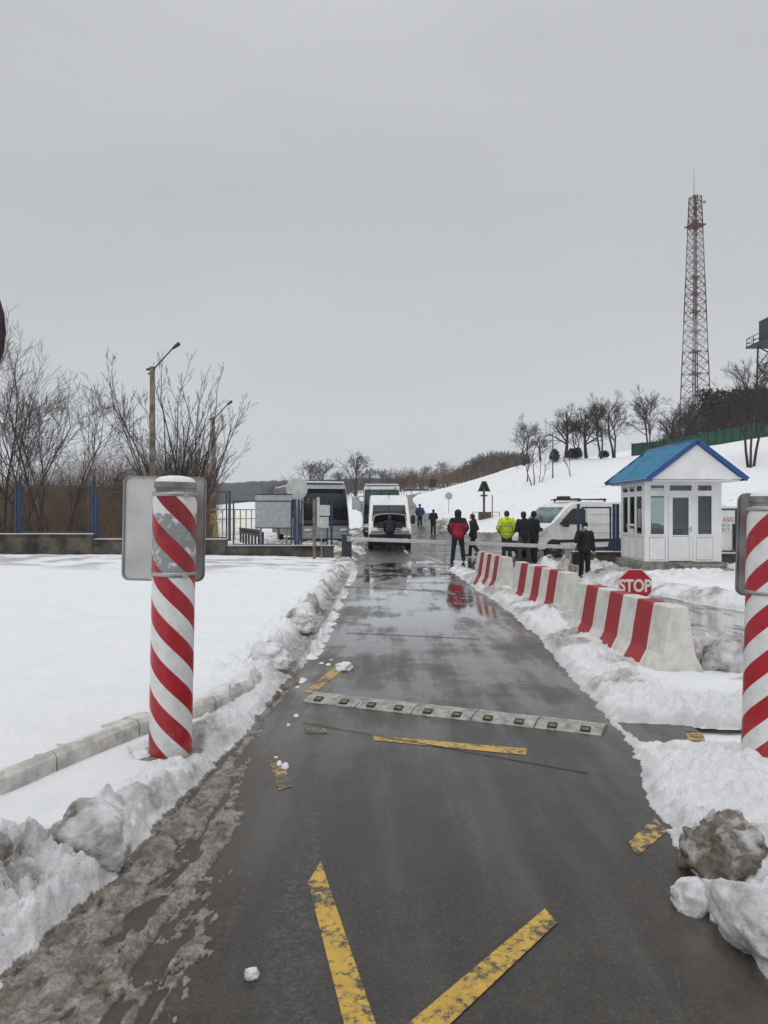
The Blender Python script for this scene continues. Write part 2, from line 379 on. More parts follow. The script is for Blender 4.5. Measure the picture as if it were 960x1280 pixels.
MT = dict(
 joint=paint_mat('joint_filler', (.012,.011,.010), .46, 9, (.05,.045,.04)),
 snow=snow_mat('snow'), snow_far=snow_mat('snow_far', False, True), snow_plain=snow_mat('snow_plain', False),
 road=road_mat(), yellow=paint_mat('yellow_paint', (.60,.37,.05), .525), yellow_worn=paint_mat('worn_yellow_paint', (.58,.38,.07), .47, 22), white_line=paint_mat('white_paint', (.6,.6,.58), .58),
 concrete=M('concrete', (.27,.26,.235), .8, var=.3, vs=5, bump=.4, grime=.5, gcol=(.1,.095,.08)),
 kerb=M('kerb_concrete', (.60,.585,.55), .8, var=.22, vs=7, bump=.4, bs=90, grime=.6, gcol=(.2,.19,.17)),
 wallcon=M('wall_concrete', (.105,.088,.07), .85, var=.5, vs=1.6, bump=.4, grime=.55, gcol=(.045,.04,.035)),
 galv=M('galvanised', (.40,.41,.42), .42, metal=.75, var=.15, vs=4, grime=.3, gcol=(.25,.24,.23)),
 signback=M('sign_back', (.60,.61,.61), .40, metal=.55, var=.12, vs=3, grime=.25, gcol=(.3,.3,.3)),
 rim=M('sign_rim', (.3,.3,.31), .35, metal=.7),
 bluepost=M('blue_paint', (.018,.055,.115), .5, var=.25, vs=9, grime=.35, gcol=(.03,.04,.06)),
 darkframe=M('dark_frame', (.03,.045,.07), .5),
 white=M('white_pvc', (.85,.855,.86), .42, var=.05, vs=2.5, grime=.12, gcol=(.5,.49,.46)),
 vanwhite=M('white_van_paint', (.82,.825,.83), .3, var=.05, vs=2, grime=.14, gcol=(.38,.36,.33), coat=.3),
 silver=M('silver_paint', (.33,.345,.36), .35, metal=.3, var=.1, vs=2, grime=.4, gcol=(.17,.16,.15)),
 buswhite=M('bus_side_paint', (.66,.67,.68), .4, var=.1, vs=2, grime=.5, gcol=(.3,.28,.26)),
 tyre=M('tyre_rubber', (.018,.018,.018), .8, bump=.3), black=M('black_plastic', (.017,.017,.018), .55), rimgrey=M('wheel_rim', (.25,.25,.26), .4, metal=.6),
 dglass=M('dark_glass', (.014,.02,.023), .06, var=.1, spec=.28), sglass=M('side_glass', (.012,.013,.015), .08, spec=.5), pglass=M('pale_windscreen', (.13,.2,.19), .07, spec=.5, var=.3, vs=1.5), tglass=M('teal_windscreen', (.025,.055,.05), .07, spec=.35, var=.3, vs=1.5),
 lamp=M('headlight_glass', (.55,.57,.6), .15, metal=.3, var=.3, vs=18),
 bluetile=M('blue_roof_tile', (.007,.20,.36), .52, var=.18, vs=3, grime=.12, gcol=(.05,.12,.2)), bluetrim=M('blue_roof_trim', (.02,.085,.27), .35),
 glass=glass_mat('window_glass'), red_chair=M('red_fabric', (.33,.03,.045), .8), curtain=M('curtain_cloth', (.35,.35,.35), .9, var=.3, vs=12), floor=M('wood_floor', (.2,.15,.1), .6),
 stopred=M('stop_red', (.50,.012,.025), .35, var=.08), lettering=M('white_lettering', (.8,.8,.8), .4, var=.03), redtext=M('red_lettering', (.5,.05,.05), .5), greytext=M('grey_lettering', (.12,.12,.13), .5),
 bark=M('bark', (.06,.047,.038), .9, var=.35, vs=8, bump=.5), twig=M('twig', (.062,.047,.04), .9, var=.3, vs=3), greytwig=M('grey_twig', (.085,.074,.068), .9, var=.3, vs=3),
 brush=M('dry_brush', (.165,.112,.075), .95, var=.45, vs=.7), brush2=M('far_forest', (.085,.068,.06), .95, var=.35, vs=.25), hillwood=M('hill_wood', (.022,.025,.027), 1, var=.4, vs=.05),
 pine=M('pine_needles', (.03,.042,.026), .9, var=.4, vs=3), gfence=M('green_fence', (.018,.09,.05), .6, var=.2, vs=2),
 steelred=M('red_steel', (.10,.026,.03), .6), steelwhite=M('white_steel', (.23,.21,.21), .6), dgreen=M('dark_green_metal', (.012,.028,.026), .6), dsteel=M('dark_steel', (.045,.05,.055), .6),
 wood=M('weathered_wood', (.14,.1,.07), .9, var=.4, vs=8, bump=.4), shingle=M('green_shingle', (.035,.075,.05), .8, var=.3, vs=9), polecon=M('pole_concrete', (.22,.185,.14), .85, var=.35, vs=2.5, grime=.4, gcol=(.1,.085,.07)),
 railyellow=M('yellow_railing', (.52,.42,.16), .6, var=.15), cabinet=M('cabinet_paint', (.035,.048,.06), .5, var=.2, vs=4, grime=.3, gcol=(.08,.08,.08)), armwhite=M('boom_white', (.62,.63,.64), .4, var=.08, grime=.2),
 boxgrey=M('grey_box', (.42,.44,.46), .5), cateye=M('reflector', (.19,.155,.06), .3, var=.3, vs=30), bumpw=M('bump_paint', (.38,.365,.335), .6, var=.3, vs=14, bump=.4, grime=.7, gcol=(.19,.175,.155)),
 skin=M('skin', (.46,.28,.21), .5, var=.1, vs=20), hair=M('dark_hair', (.02,.016,.013), .6), boot=M('boot_leather', (.015,.014,.014), .5, var=.2),
 cblack=M('black_cloth', (.013,.013,.016), .85, var=.3, vs=14, bump=.5, bs=22), cnavy=M('navy_cloth', (.012,.017,.035), .85, var=.3, vs=14, bump=.5, bs=22), cblue=M('blue_cloth', (.022,.075,.21), .75, var=.25, vs=10, bump=.5, bs=20),
 cred=M('red_cloth', (.40,.014,.035), .7, var=.2, vs=10, bump=.5, bs=20), cbrown=M('dark_brown_cloth', (.028,.022,.016), .85, var=.3, vs=10, bump=.5, bs=20), chivis=M('hi_vis_cloth', (.58,.75,.02), .65, var=.15, vs=10, bump=.5, bs=20),
 cgrey=M('grey_cloth', (.085,.08,.08), .9, var=.3, vs=12, bump=.5, bs=20), cjeans=M('jeans_cloth', (.035,.05,.08), .9, var=.3, vs=12, bump=.5, bs=20), reflect=M('reflective_tape', (.3,.33,.3), .4), maskw=M('mask_cloth', (.7,.72,.74), .8),
 darkcar=M('dark_car_paint', (.02,.022,.028), .25, var=.1, coat=.5), signwhite=M('sign_white', (.55,.56,.56), .5, var=.1, grime=.3), redsign=M('dark_red_sign', (.022,.006,.009), .6), amber=M('dark_lamp_cover', (.05,.03,.015), .3),
)
# ------------------------------------------------------------------ ground, road, snow
P_LEFT = [(-1.9,-5),(-1.45,1),(-1.28,2.5),(-1.13,3.6),(-1.02,5.1),(-.86,7.3),(-.82,11),(-.86,19),(-.92,26),(2.4,26.5),(2.1,23.5),(1.78,20.5),(1.9,18),(2.04,14),(1.98,9.6),(1.80,7.3),(1.74,5.9),(1.6,4.8),(1.38,3.66),(1.36,2.7),(1.25,1.5),(1.3,-5)]
P_RIGHT = [(9,3),(4.6,8.2),(4.0,9.6),(3.25,11.0),(3.08,13),(2.9,15),(2.75,18),(2.55,20),(2.35,22.5),(2.3,26.6),(4.9,26.6),(5.2,23.6),(5.7,22),(5.65,19.2),(6.3,15.8),(6.9,14.4),(9,12.6),(16,8.5),(16,3)]
P_APRON = [(-.92,25.5),(-1.0,34),(-1.0,50),(-1.2,62),(-1.6,80),(-2.6,95),(-2.5,104),(0,114),(8,120),(22,122),(22,116.5),(10,112.5),(4.6,106),(3.1,96),(3.0,85),(3.2,75),(3.6,62),(3.8,53),(6.5,48.5),(10,45),(14,41),(14,29.6),(5.6,28.4),(5.0,25.5)]
KERB = [(-4.3,.6),(-3.4,2.6),(-2.27,4.35),(-1.97,5.2),(-1.73,5.75),(-1.46,6.12),(-1.27,6.65),(-1.21,8),(-1.2,11),(-1.24,14),(-1.42,19),(-1.62,23.7),(-1.7,27.3)]
P_LAWN = KERB + [(-1.75,27.9),(-60,27.9),(-60,.6)]
POSTS = [(-1.40,5.03),(2.37,4.77)]

def road_d(X, Y):
    return np.minimum(np.minimum(sdist(P_LEFT, X, Y), sdist(P_RIGHT, X, Y)), sdist(P_APRON, X, Y))

def grid_faces(nr, nc):
    i = np.arange((nr-1)*(nc-1)); r, c = i // (nc-1), i % (nc-1)
    a = r*nc+c
    return np.stack([a, a+1, a+nc+1, a+nc], 1)

# base sheet to the horizon
xs = np.unique(np.concatenate([np.arange(-60, 80.1, 1.0), -60-np.geomspace(2, 1140, 26), 80+np.geomspace(2, 1120, 26)]))
ys = np.unique(np.concatenate([np.arange(-10, 160.1, 1.0), -10-np.geomspace(2, 40, 6), 160+np.geomspace(2, 1040, 30)]))
gx, gy = np.meshgrid(xs, ys)
gz = hgt(np.clip(gx, -200, 200), np.clip(gy, -6, 300))
inner = sm(2, 14, sdist([(-8,-8),(12,-8),(14,40),(5,112),(-4,112)], gx, gy))
gz = gz - .05 + inner*(fbm(gx*.3, gy*.3, 40)*.09 + fbm(gx*.06, gy*.06, 44)*.12)
ground = np_mesh('ground', np.stack([gx.ravel(), gy.ravel(), gz.ravel()], 1), grid_faces(len(ys), len(xs)), MT['snow_far'])
tag(ground, 'snow covered ground and the white slope rising on the right', 'ground', kind='structure')

# road sheet
xs = np.concatenate([np.arange(-4.5, 3, .1), np.arange(3, 23, .25)]); ys = np.concatenate([np.arange(-4, 8, .1), np.arange(8, 40, .25), np.arange(40, 124, .5)])
gx, gy = np.meshgrid(xs, ys); d = road_d(gx, gy)
nr, nc = gx.shape
keep = (d < .6)
fq = grid_faces(nr, nc); fq = fq[keep.ravel()[fq].all(1)]
far = sm(30, 60, gy)*.05
rz = hgt(gx, gy) + far
wet = np.clip(.31 + .25*sm(3.5, 7.5, gy) + .5*sm(8, 14, gy)*(1-sm(23, 40, gy))*sm(.0, -.5, sdist(P_LEFT, gx, gy)) + .5*sm(.2, -.3, sdist(P_RIGHT, gx, gy)) + -.12*sm(25, 29, gy), 0, 1)
rl = np.exp(-((gx-1.27)/.17)**2)*(1-sm(2.9, 3.5, gy)); wet = np.maximum(wet, rl*.95)
mud = np.clip(sm(-.75, -.1, sdist(P_LEFT, gx, gy))*(gx < .6)*.9*(1-sm(6, 9, gy)*.5) + rl*1.0 + .5*sm(26, 29, gy)*sm(-.8, -.1, d), 0, 1)
road = np_mesh('road', np.stack([gx.ravel(), gy.ravel(), rz.ravel()], 1), fq, MT['road'], attrs={'wet': wet.ravel(), 'mud': mud.ravel()})
tag(road, 'wet dark asphalt road with puddles between snow banks', 'road', kind='structure')

# the snow lying on the near ground
U = np.linspace(-.66, .74, 640); YS = np.geomspace(1.35, 62, 1080)
gx = YS[:, None]*U[None, :]; gy = np.repeat(YS[:, None], len(U), 1)
hb = hgt(gx, gy)
dl, dr, da = sdist(P_LEFT, gx, gy), sdist(P_RIGHT, gx, gy), sdist(P_APRON, gx, gy)
wob = .055*fbm(gx*2.6, gy*2.6, 1) + .05*fbm(gx*9, gy*9, 2) + sm(17, 24, gy)*.45*fbm(gx*.9, gy*.9, 3)
d = np.minimum(np.minimum(dl, dr), da)
# a wet gap in the snow on the right, along the line of the speed bump
gap = np.abs((gy-5.55) + .10*(gx-2.0)) - (.25+.07*vn(gx*2, gy*2, 8)); gap = np.where((gx > 1.75) & (gx < 3.4), gap, 9)
d = np.minimum(d + wob, gap*1.2)
k = -sdist(P_LAWN, gx, gy)
L = (gx < .6)
wx, wy = .02*vn(gx*17, gy*17, 50), .02*vn(gx*17, gy*17, 51)
c1, c2, c3, c4 = dome(gx+wx, gy+wy, .26, 1), dome(gx+3+wx, gy+5+wy, .125, 2, .8), dome(gx-4+wx*.5, gy+1+wy*.5, .06, 3, .7), dome(gx-9, gy+2, .03, 4, .7)
LE = np.interp(gy, [p[1] for p in P_LEFT[:9]], [p[0] for p in P_LEFT[:9]]); dle = LE-gx
c0 = dome(gx+7, gy-2, .55, 6, .75)
n1 = .5+.5*fbm(gx*.9, gy*.9, 11); n2 = fbm(gx*3.2, gy*3.2, 12); n3 = fbm(gx*14, gy*14, 13)
ridge = np.exp(-((d-np.where(L, .42, .38))/.26)**2)
t = sm(-.02, .15, d)*(.045+.03*n2)
smooth_strip = np.where(L, sm(.30, .48, d+.06*n2)*sm(3.35, 3.9, gy)*(1-sm(6.0, 6.6, gy)), sm(.45, .9, d)*(1-sm(17, 19, gy))*(.55+.45*sm(5.1, 5.7, gy)))
lump = sm(0, .1, d)*(1-sm(.6, 1.1, d)*.75)*(1-.93*smooth_strip)
t += ridge*(.03+.14*n1)*(1-.4*(gy > 18))*np.where(L, np.where(gy < 6.3, .35, 1.15), .55*sm(4.9, 6.4, gy)+.25)
t += lump*(c1*.62*(n1-.15) + c2*.62*(.3+n1) + c3*.75 + c4*.8 + .03*n3)*np.where(L, 1, .85)
t += np.where(L, 0, sm(.15, .8, d)*.075*(1-sm(18, 22, gy))*(.35+.65*sm(5.3, 6.2, gy)))
slope = sm(4.0, 6.0, gx)*sm(29, 33, gy)
messy = sm(18, 22, gy)*sm(0, .3, d)*(1-slope)
t += messy*(c0*.42*(.4+n1)+c1*.3)
t += sm(.1, .5, d)*(~L)*(gx > 4.6)*sm(11, 14, gy)*.10
# heap between the right lane and the booth / van
pile = np.exp(-(((gx-6.3)/.8)**2+((gy-24.6)/1.3)**2)) + .8*np.exp(-(((gx-7.6)/1.2)**2+((gy-19.3)/1.0)**2)) + .7*np.exp(-(((gx-9.2)/1.0)**2+((gy-15.6)/1.2)**2))
t += pile*sm(0, .5, d)*(.12+c0*.6+c1*.6)
# near left: higher ploughed heap
t *= 1-.6*(gx > 1.7)*np.exp(-((gy-5.12+.1*(gx-2))/.24)**2)
heap = sm(0, .2, d)*np.exp(-((gx+1.75)/.5)**2)*np.exp(-((gy-2.9)/.75)**2)
t += heap*(.05+c1*.30*n1+c2*.42+c3*.55+c4*.6+.02*n3)
flat = np.where(L, smooth_strip, 0); t = t*(1-flat) + flat*(.055+.012*n2)
# old tyre rut pressed into the left edge
rut = L*sm(-.02, .05, dl)*(1-sm(.16, .26, dl))*sm(6.4, 7.8, gy)*(1-sm(19, 22, gy))*.9
t = t*(1-rut) + rut*(.012+.006*n3)
edge = L*np.exp(-((dl+.05)/.055)**2)*sm(6.5, 8, gy)*(1-sm(20, 23, gy))*sm(-.05, .3, fbm(gx*.2, gy*1.3, 14))
t = np.maximum(t, edge*(c1*.8+c2*.8))
# lawn behind the kerb
kk = sm(-.135, -.085, k+.02*n2)*(1-.0*k)
bev = sm(-.1, .55, k)
mb = (gy > 6.0)*sm(6.0, 7.2, gy)*(1-sm(20, 23, gy))*L; bank2 = mb*np.exp(-(np.maximum(0, d-.3)/.45)**2)
t = np.where(bank2 > .02, t + bank2*(c1*.3*n1+c2*.3+c3*.3), t)
lawn = (.147+.025*bev+.035*fbm(gx*1.1, gy*1.1, 15)+.012*fbm(gx*3.1, gy*2.3, 17)+.012*fbm(gx*5, gy*5, 16)*(1-bev))
t = t*(1-kk) + kk*np.maximum(lawn, lawn*.75+bank2*(.10*n1+c0*.35*n1+c1*.9*n1+c2*.8+c3*.7+c4*.6+.03*n2))
near_k = np.exp(-((k+.10)/.13)**2)*sm(2.6, 3.6, gy)*(1-sm(6.4, 7.2, gy)); t = t*(1-near_k*(k < -.12)*.75)
for (qx, qy) in POSTS:
    r = np.hypot(gx-qx, gy-qy) + .05*vn(gx*9, gy*9, 19)
    if qx < 0: t = t*sm(.2, .30, r)
    else: t = t + .03*np.exp(-((r-.3)/.12)**2)
# dark gap behind the near barrier's foot
# slush on the lane beside the left edge
wdt = np.clip(.74-.19*(gy-2.4), .08, .85)
msk = sm(.08, .02, dle)*sm(-wdt*1.15, -wdt*.45, dle)*(1-sm(6.6, 8, gy))
st = fbm(dle*15+1.2*vn(gx*2, gy*2, 21), gy*2.6, 20) + .75*fbm(dle*46, gy*15, 22) + .35*n3
sl = np.maximum(0, (st-.02+.75*sm(-.55*wdt, -.04, dle)*sm(-.0, -.03, dle)+.25*sm(-wdt, -.3*wdt, dle))*.022*(1-.55*sm(3.8, 5.2, gy)))*msk + msk*(1-.8*sm(3.6, 4.8, gy))*np.maximum(0, st+.05)*(c3*.35+c4*.8)*.8
sl += np.exp(-((dle+.33+.03*n2)/.035)**2)*sm(2.2, 2.9, gy)*(1-sm(3.7, 4.3, gy))*(.006+c3*.5+c4*.6)
crumbs = dome(gx, gy, .06, 31, .014)*(sm(-.75, -.15, dle)-.3 > .5*_hash(np.floor(gx/.3), np.floor(gy/.3), 77))*(1-sm(7, 9, gy))*.7
t_all = np.where(d > 0, t, np.maximum(np.maximum(sl, crumbs*(d < 0)), edge*(c1*.8+c2*.8)*(d > -.3)))
t_all = np.where(t_all < .004, 0, t_all); t_all = np.where(slope > .99, 0, t_all)
slush = (d < .02)*sm(.02,.2,msk)
dirt = (1-slope)*np.clip(.10*lump*(k < 0) + slush*.92*(1-.4*sm(.3, .9, vn(gx*6, gy*6, 33))) + (1-sm(.0, .13, d))*(d > -.02)*.30 + rut*.62 + .55*messy*sm(-.15, .35, fbm(gx*1.3, gy*1.3, 34)) + .5*lump*sm(.05, .38, fbm(gx*1.9, gy*1.9, 35))*(k < 0)
    + .55*heap*sm(-.1, .3, n2) + edge*.25 + sm(23, 26, gy)*(gx > -6)*(k < 0)*.75*sm(-.35, .3, fbm(gx*1.7, gy*1.7, 71)), 0, 1)
wetv = np.clip(slush+rut*.7, 0, 1)
z = np.where(t_all > 0, hb+t_all, hb-.012)
on = (t_all > 0).ravel(); fq = grid_faces(*gx.shape); fq = fq[on[fq].any(1)]
snow = np_mesh('snow', np.stack([gx.ravel(), gy.ravel(), z.ravel()], 1), fq, MT['snow'], attrs={'dirt': dirt.ravel(), 'wet': wetv.ravel()})
tag(snow, 'ploughed banks, smooth lawn cover and brown slush of melting snow', 'snow', kind='stuff')

# ------------------------------------------------------------------ kerb stones
def kerb():
    root = thing('kerb', 'pale concrete kerb of separate blocks along the snowy lawn', 'kerb', kind='structure')
    pts = [Vector((x, y, 0)) for x, y in KERB]
    seg = [(pts[i+1]-pts[i]).length for i in range(len(pts)-1)]; tot = sum(seg)
    def P(s):
        for i, l in enumerate(seg):
            if s <= l or i == len(seg)-1: return pts[i].lerp(pts[i+1], min(1, s/l))
            s -= l
    m = MB(); s = 0; rr = random.Random(3)
    while s < tot-.3:
        e = min(tot, s+.78); n = 5; rings = []
        for j in range(n):
            q = s+.006+(e-s-.012)*j/(n-1); p = P(q); dv = (P(min(tot, q+.06))-P(max(0, q-.06))).normalized(); nx = Vector((-dv.y, dv.x, 0))
            z0 = h1(p.x, p.y); tz = .135+rr.uniform(-.003, .003)
            rings.append([p+nx*a+Vector((0, 0, z0+b)) for a, b in ((-.155,-.1),(-.15,tz-.03),(-.125,tz),(.0,tz),(.01,-.1))])
        vs = [v for r in rings for v in r]
        fs = [(i*5+k2, i*5+k2+1, (i+1)*5+k2+1, (i+1)*5+k2) for i in range(n-1) for k2 in range(4)]
        fs += [(0,1,2,3,4), tuple((n-1)*5+i for i in (4,3,2,1,0))]
        m.add(vs, fs); s = e
    m.build('kerb_stone', MT['kerb'], root)
kerb()

# ------------------------------------------------------------------ painted markings and joints
def gp(px, py, z=0.): 
    Y = (EYE-z)*F/(py-640); return ((px-480)/F*Y, Y)
def decal(name, poly, mat, label, cat, dz=.0025, n=14):
    """a thin sheet lying on the road: a quad given by ground points"""
    a, b, c, e = [Vector((*p, 0)) for p in poly]
    vs, fs = [], []
    for i in range(n+1):
        l, r = a.lerp(e, i/n), b.lerp(c, i/n)
        for q in (l, r): vs.append((q.x, q.y, h1(q.x, q.y)+dz))
        if i: fs.append((2*i-2, 2*i-1, 2*i+1, 2*i))
    m = MB().add(vs, fs)
    o = m.build(name, mat, fixn=False)
    return tag(o, label, cat, kind='structure')
decal('road_marking', [gp(385,1104), gp(401,1078), gp(486,1330), gp(446,1345)], MT['yellow'], 'left arm of the yellow painted V on the asphalt', 'road marking')
decal('road_marking', [gp(681,1139), gp(697,1156), gp(528,1316), gp(470,1316)], MT['yellow'], 'right arm of the yellow painted V on the asphalt', 'road marking', .005)
decal('road_marking', [gp(466,920), gp(468,926), gp(657,945.5), gp(659,937.5)], MT['yellow'], 'straight yellow bar painted across the lane', 'road marking')
decal('road_marking', [gp(380,866), gp(394,867), gp(434,834), gp(422,832)], MT['yellow'], 'slanting yellow line beyond the speed bump', 'road marking')
decal('road_marking', [gp(785,1056), gp(797,1072), gp(834,1042), gp(818,1024)], MT['yellow_worn'], 'worn yellow patch near the right snow bank', 'road marking')
decal('road_marking', [gp(335,946), gp(348,942), gp(366,984), gp(348,988)], MT['yellow_worn'], 'worn yellow flakes in the slush on the left', 'road marking')
decal('road_marking', [gp(380,911), gp(381,917), gp(410,917), gp(406,911)], MT['yellow_worn'], 'short worn yellow dash below the speed bump', 'road marking')
decal('road_marking', [gp(857,917), gp(860,928), gp(882,928), gp(878,917)], MT['yellow'], 'small yellow square showing in the gap of the right snow', 'road marking', .006)
decal('road_marking', [(.93,33.0),(1.07,33.0),(.9,58),(.76,58)], MT['white_line'], 'long white centre line beyond the boom', 'road marking', .012, 40)
decal('road_marking', [(1.9,25.2),(2.0,25.2),(1.0,31.5),(.9,31.5)], MT['white_line'], 'short white line in front of the man in red', 'road marking', .012, 20)
for a in ([gp(378,903), gp(378,903.7), gp(736,969), gp(736,967.9)], [gp(432,792), gp(432,792.5), gp(600,799.5), gp(600,799)], [gp(440,733), gp(440,733.4), gp(612,741.4), gp(612,741)]):
    decal('road_joint', a, MT['joint'], 'dark crack running across the wet lane', 'road joint', .0045)

# ------------------------------------------------------------------ speed bump
def speed_bump():
    a, b = Vector((-.62, 6.62, 0)), Vector((1.62, 5.62, 0))
    ang = math.atan2(b.y-a.y, b.x-a.x)
    root = thing('speed_bump', 'low white worn speed bump with reflectors across the lane', 'speed bump', (a.x, a.y, 0), ang)
    Lt = (b-a).length; n = 5; w = Lt/n; prof = [(-.17,.0),(-.16,.010),(-.07,.036),(.07,.036),(.16,.010),(.17,0)]
    for i in range(n):
        x0, x1 = i*w+.004, (i+1)*w-.004
        m = MB().prism(prof, x0, x1, 'x')
        sg = m.build('segment', MT['bumpw'], root, bevel=.004, segs=1)
        for u in (.25, .74):
            Mx = Matrix.Translation((x0+w*u, -.115, .0245)) @ Matrix.Rotation(R(16), 4, 'X')
            r = MB().box((0, .004, 0), (.05, .034, .013), 0, Mx)
            for c, dd in (((0,-.024,0),(.066,.012,.016)),((0,.03,0),(.066,.012,.016)),((-.030,.003,0),(.010,.042,.016)),((.030,.003,0),(.010,.042,.016))): r.box(c, dd, 1, Mx)
            r.build('reflector', [MT['cateye'], MT['black']], sg)
speed_bump()

# drain across the road
def drain():
    root = thing('drain_grate', 'dark metal drain grate across the wet road', 'drain', (.55, 20.0, h1(.55, 20)+.004))
    m = MB().box((0, 0, .004), (2.5, .36, .008)); m.build('frame', MT['concrete'], root)
    for i in range(5):
        if i == 3: continue
        g = MB()
        for j in range(9): g.box((-1.08+i*.5+j*.046, -.02, .012), (.036, .31, .008))
        g.build('grate', MT['black'], root)
drain()

# ------------------------------------------------------------------ loose snow chunks
def chunk(loc, size, seed, label, dirtv=.5, lump=.35, sub=5, rz=0):
    bm = bmesh.new(); bmesh.ops.create_icosphere(bm, subdivisions=sub, radius=1)
    o3 = Vector((seed*7.3, seed*3.1, seed*1.7)); dl_ = []
    for v in bm.verts:
        p = v.co.copy(); q = p*1.15+o3
        r = 1 + lump*.9*mnoise.noise(q) + lump*.5*mnoise.noise(q*2.3) + lump*.22*abs(mnoise.noise(q*5.1)) + lump*.10*mnoise.noise(q*11) + lump*.05*mnoise.noise(q*23)
        cell = mnoise.voronoi(p*2.6+o3)[0][0]; r += lump*.14*(.35-cell) + lump*.10*(.3-mnoise.voronoi(p*6+o3)[0][0]) + lump*.12*abs(mnoise.noise(q*8.3)) + lump*.06*mnoise.noise(q*40)
        c = p*r
        if c.z < -.55: c.z = -.55
        v.co = Vector((c.x*size[0], c.y*size[1], (c.z+.5)*size[2]))
        dn = mnoise.noise(p*1.3+o3*2)*.8 + .4*mnoise.noise(p*4+o3) + .55*(-p.x-p.y*.3)*.6
        dl_.append(max(0, min(1, dirtv*(.75+1.1*dn))))
    me = bpy.data.meshes.new('snow_chunk'); bm.to_mesh(me); bm.free()
    at_ = me.attributes.new('dirt', 'FLOAT', 'POINT'); at_.data.foreach_set('value', dl_)
    me.attributes.new('wet', 'FLOAT', 'POINT')
    for p in me.polygons: p.use_smooth = True
    me.materials.append(MT['snow'])
    o = bpy.data.objects.new('snow_chunk', me); COL.objects.link(o); o.location = loc; o.rotation_euler = (0, 0, rz)
    return tag(o, label, 'snow chunk', 'loose chunks of ploughed snow')
def gl(px, py, dz=0.): 
    x, y = gp(px, py); return (x, y, h1(x, y)+dz)
chunk(gl(905,1092,-.02), (.185,.2,.17), 23, 'big brown dirty snow block at the right road edge', 1.25, .5)
chunk(gl(955,1090,-.02), (.17,.2,.14), 2, 'whitish lump right behind the big brown snow block', .5, .4)
chunk(gl(872,1132,-.02), (.10,.1,.075), 3, 'rounded greyish snow lump at the foot of the brown block', .3, .4, 4)
chunk(gl(952,1180,-.04), (.135,.34,.14), 4, 'jagged white snow slab at the right bottom edge of the road', .35, .45)
chunk(gl(905,1146,-.02), (.07,.08,.045), 14, 'small wet snow lump beside the brown runoff', .25, .4, 4)
chunk(gl(112,1086,.02), (.175,.15,.17), 5, 'square snow block with brown side on the left strip', .6, .3)
chunk(gl(20,1092,.0), (.2,.16,.11), 6, 'grey icy slab at the left edge of the strip', .45, .35)
chunk(gl(862,850,-.02), (.12,.14,.10), 7, 'white snow lump stuck to the foot of the near barrier', .05, .35, 4)
chunk((3.36,7.5,-.07), (.25,.22,.29), 8, 'tall brownish heap of frozen snow beside the right striped post', .62, .38)
chunk((3.33,8.05,-.07), (.19,.2,.25), 9, 'pale snow heap between the near barrier and the brown heap', .42, .4)
chunk((3.42,7.0,-.05), (.30,.18,.09), 10, 'low crumbly snow heap in front of the tall brown heap', .3, .45)
chunk((1.98,5.06,.0), (.2,.13,.06), 11, 'smooth yellowish snow slab near the gap on the right', .22, .25, 4, .4)
chunk(gl(220,945,.02), (.075,.07,.05), 12, 'small white snow piece against the left striped post', .02, .35, 4)
chunk(gl(178,950,.02), (.06,.06,.03), 13, 'tiny white snow piece left of the striped post foot', .02, .35, 4)
chunk(gl(315,1223,.0), (.026,.022,.022), 15, 'single little snow crumb alone on the asphalt', .15, .4, 3)
chunk(gl(430,838,.0), (.09,.08,.05), 16, 'white snow lump at the end of the slanting yellow line', .1, .4, 4)
chunk(gl(335,845,.08), (.2,.24,.15), 17, 'large lump on top of the left snow bank', .2, .4)
chunk(gl(376,797,.08), (.22,.28,.17), 18, 'brown stained lump on the left snow bank farther along', .6, .4)
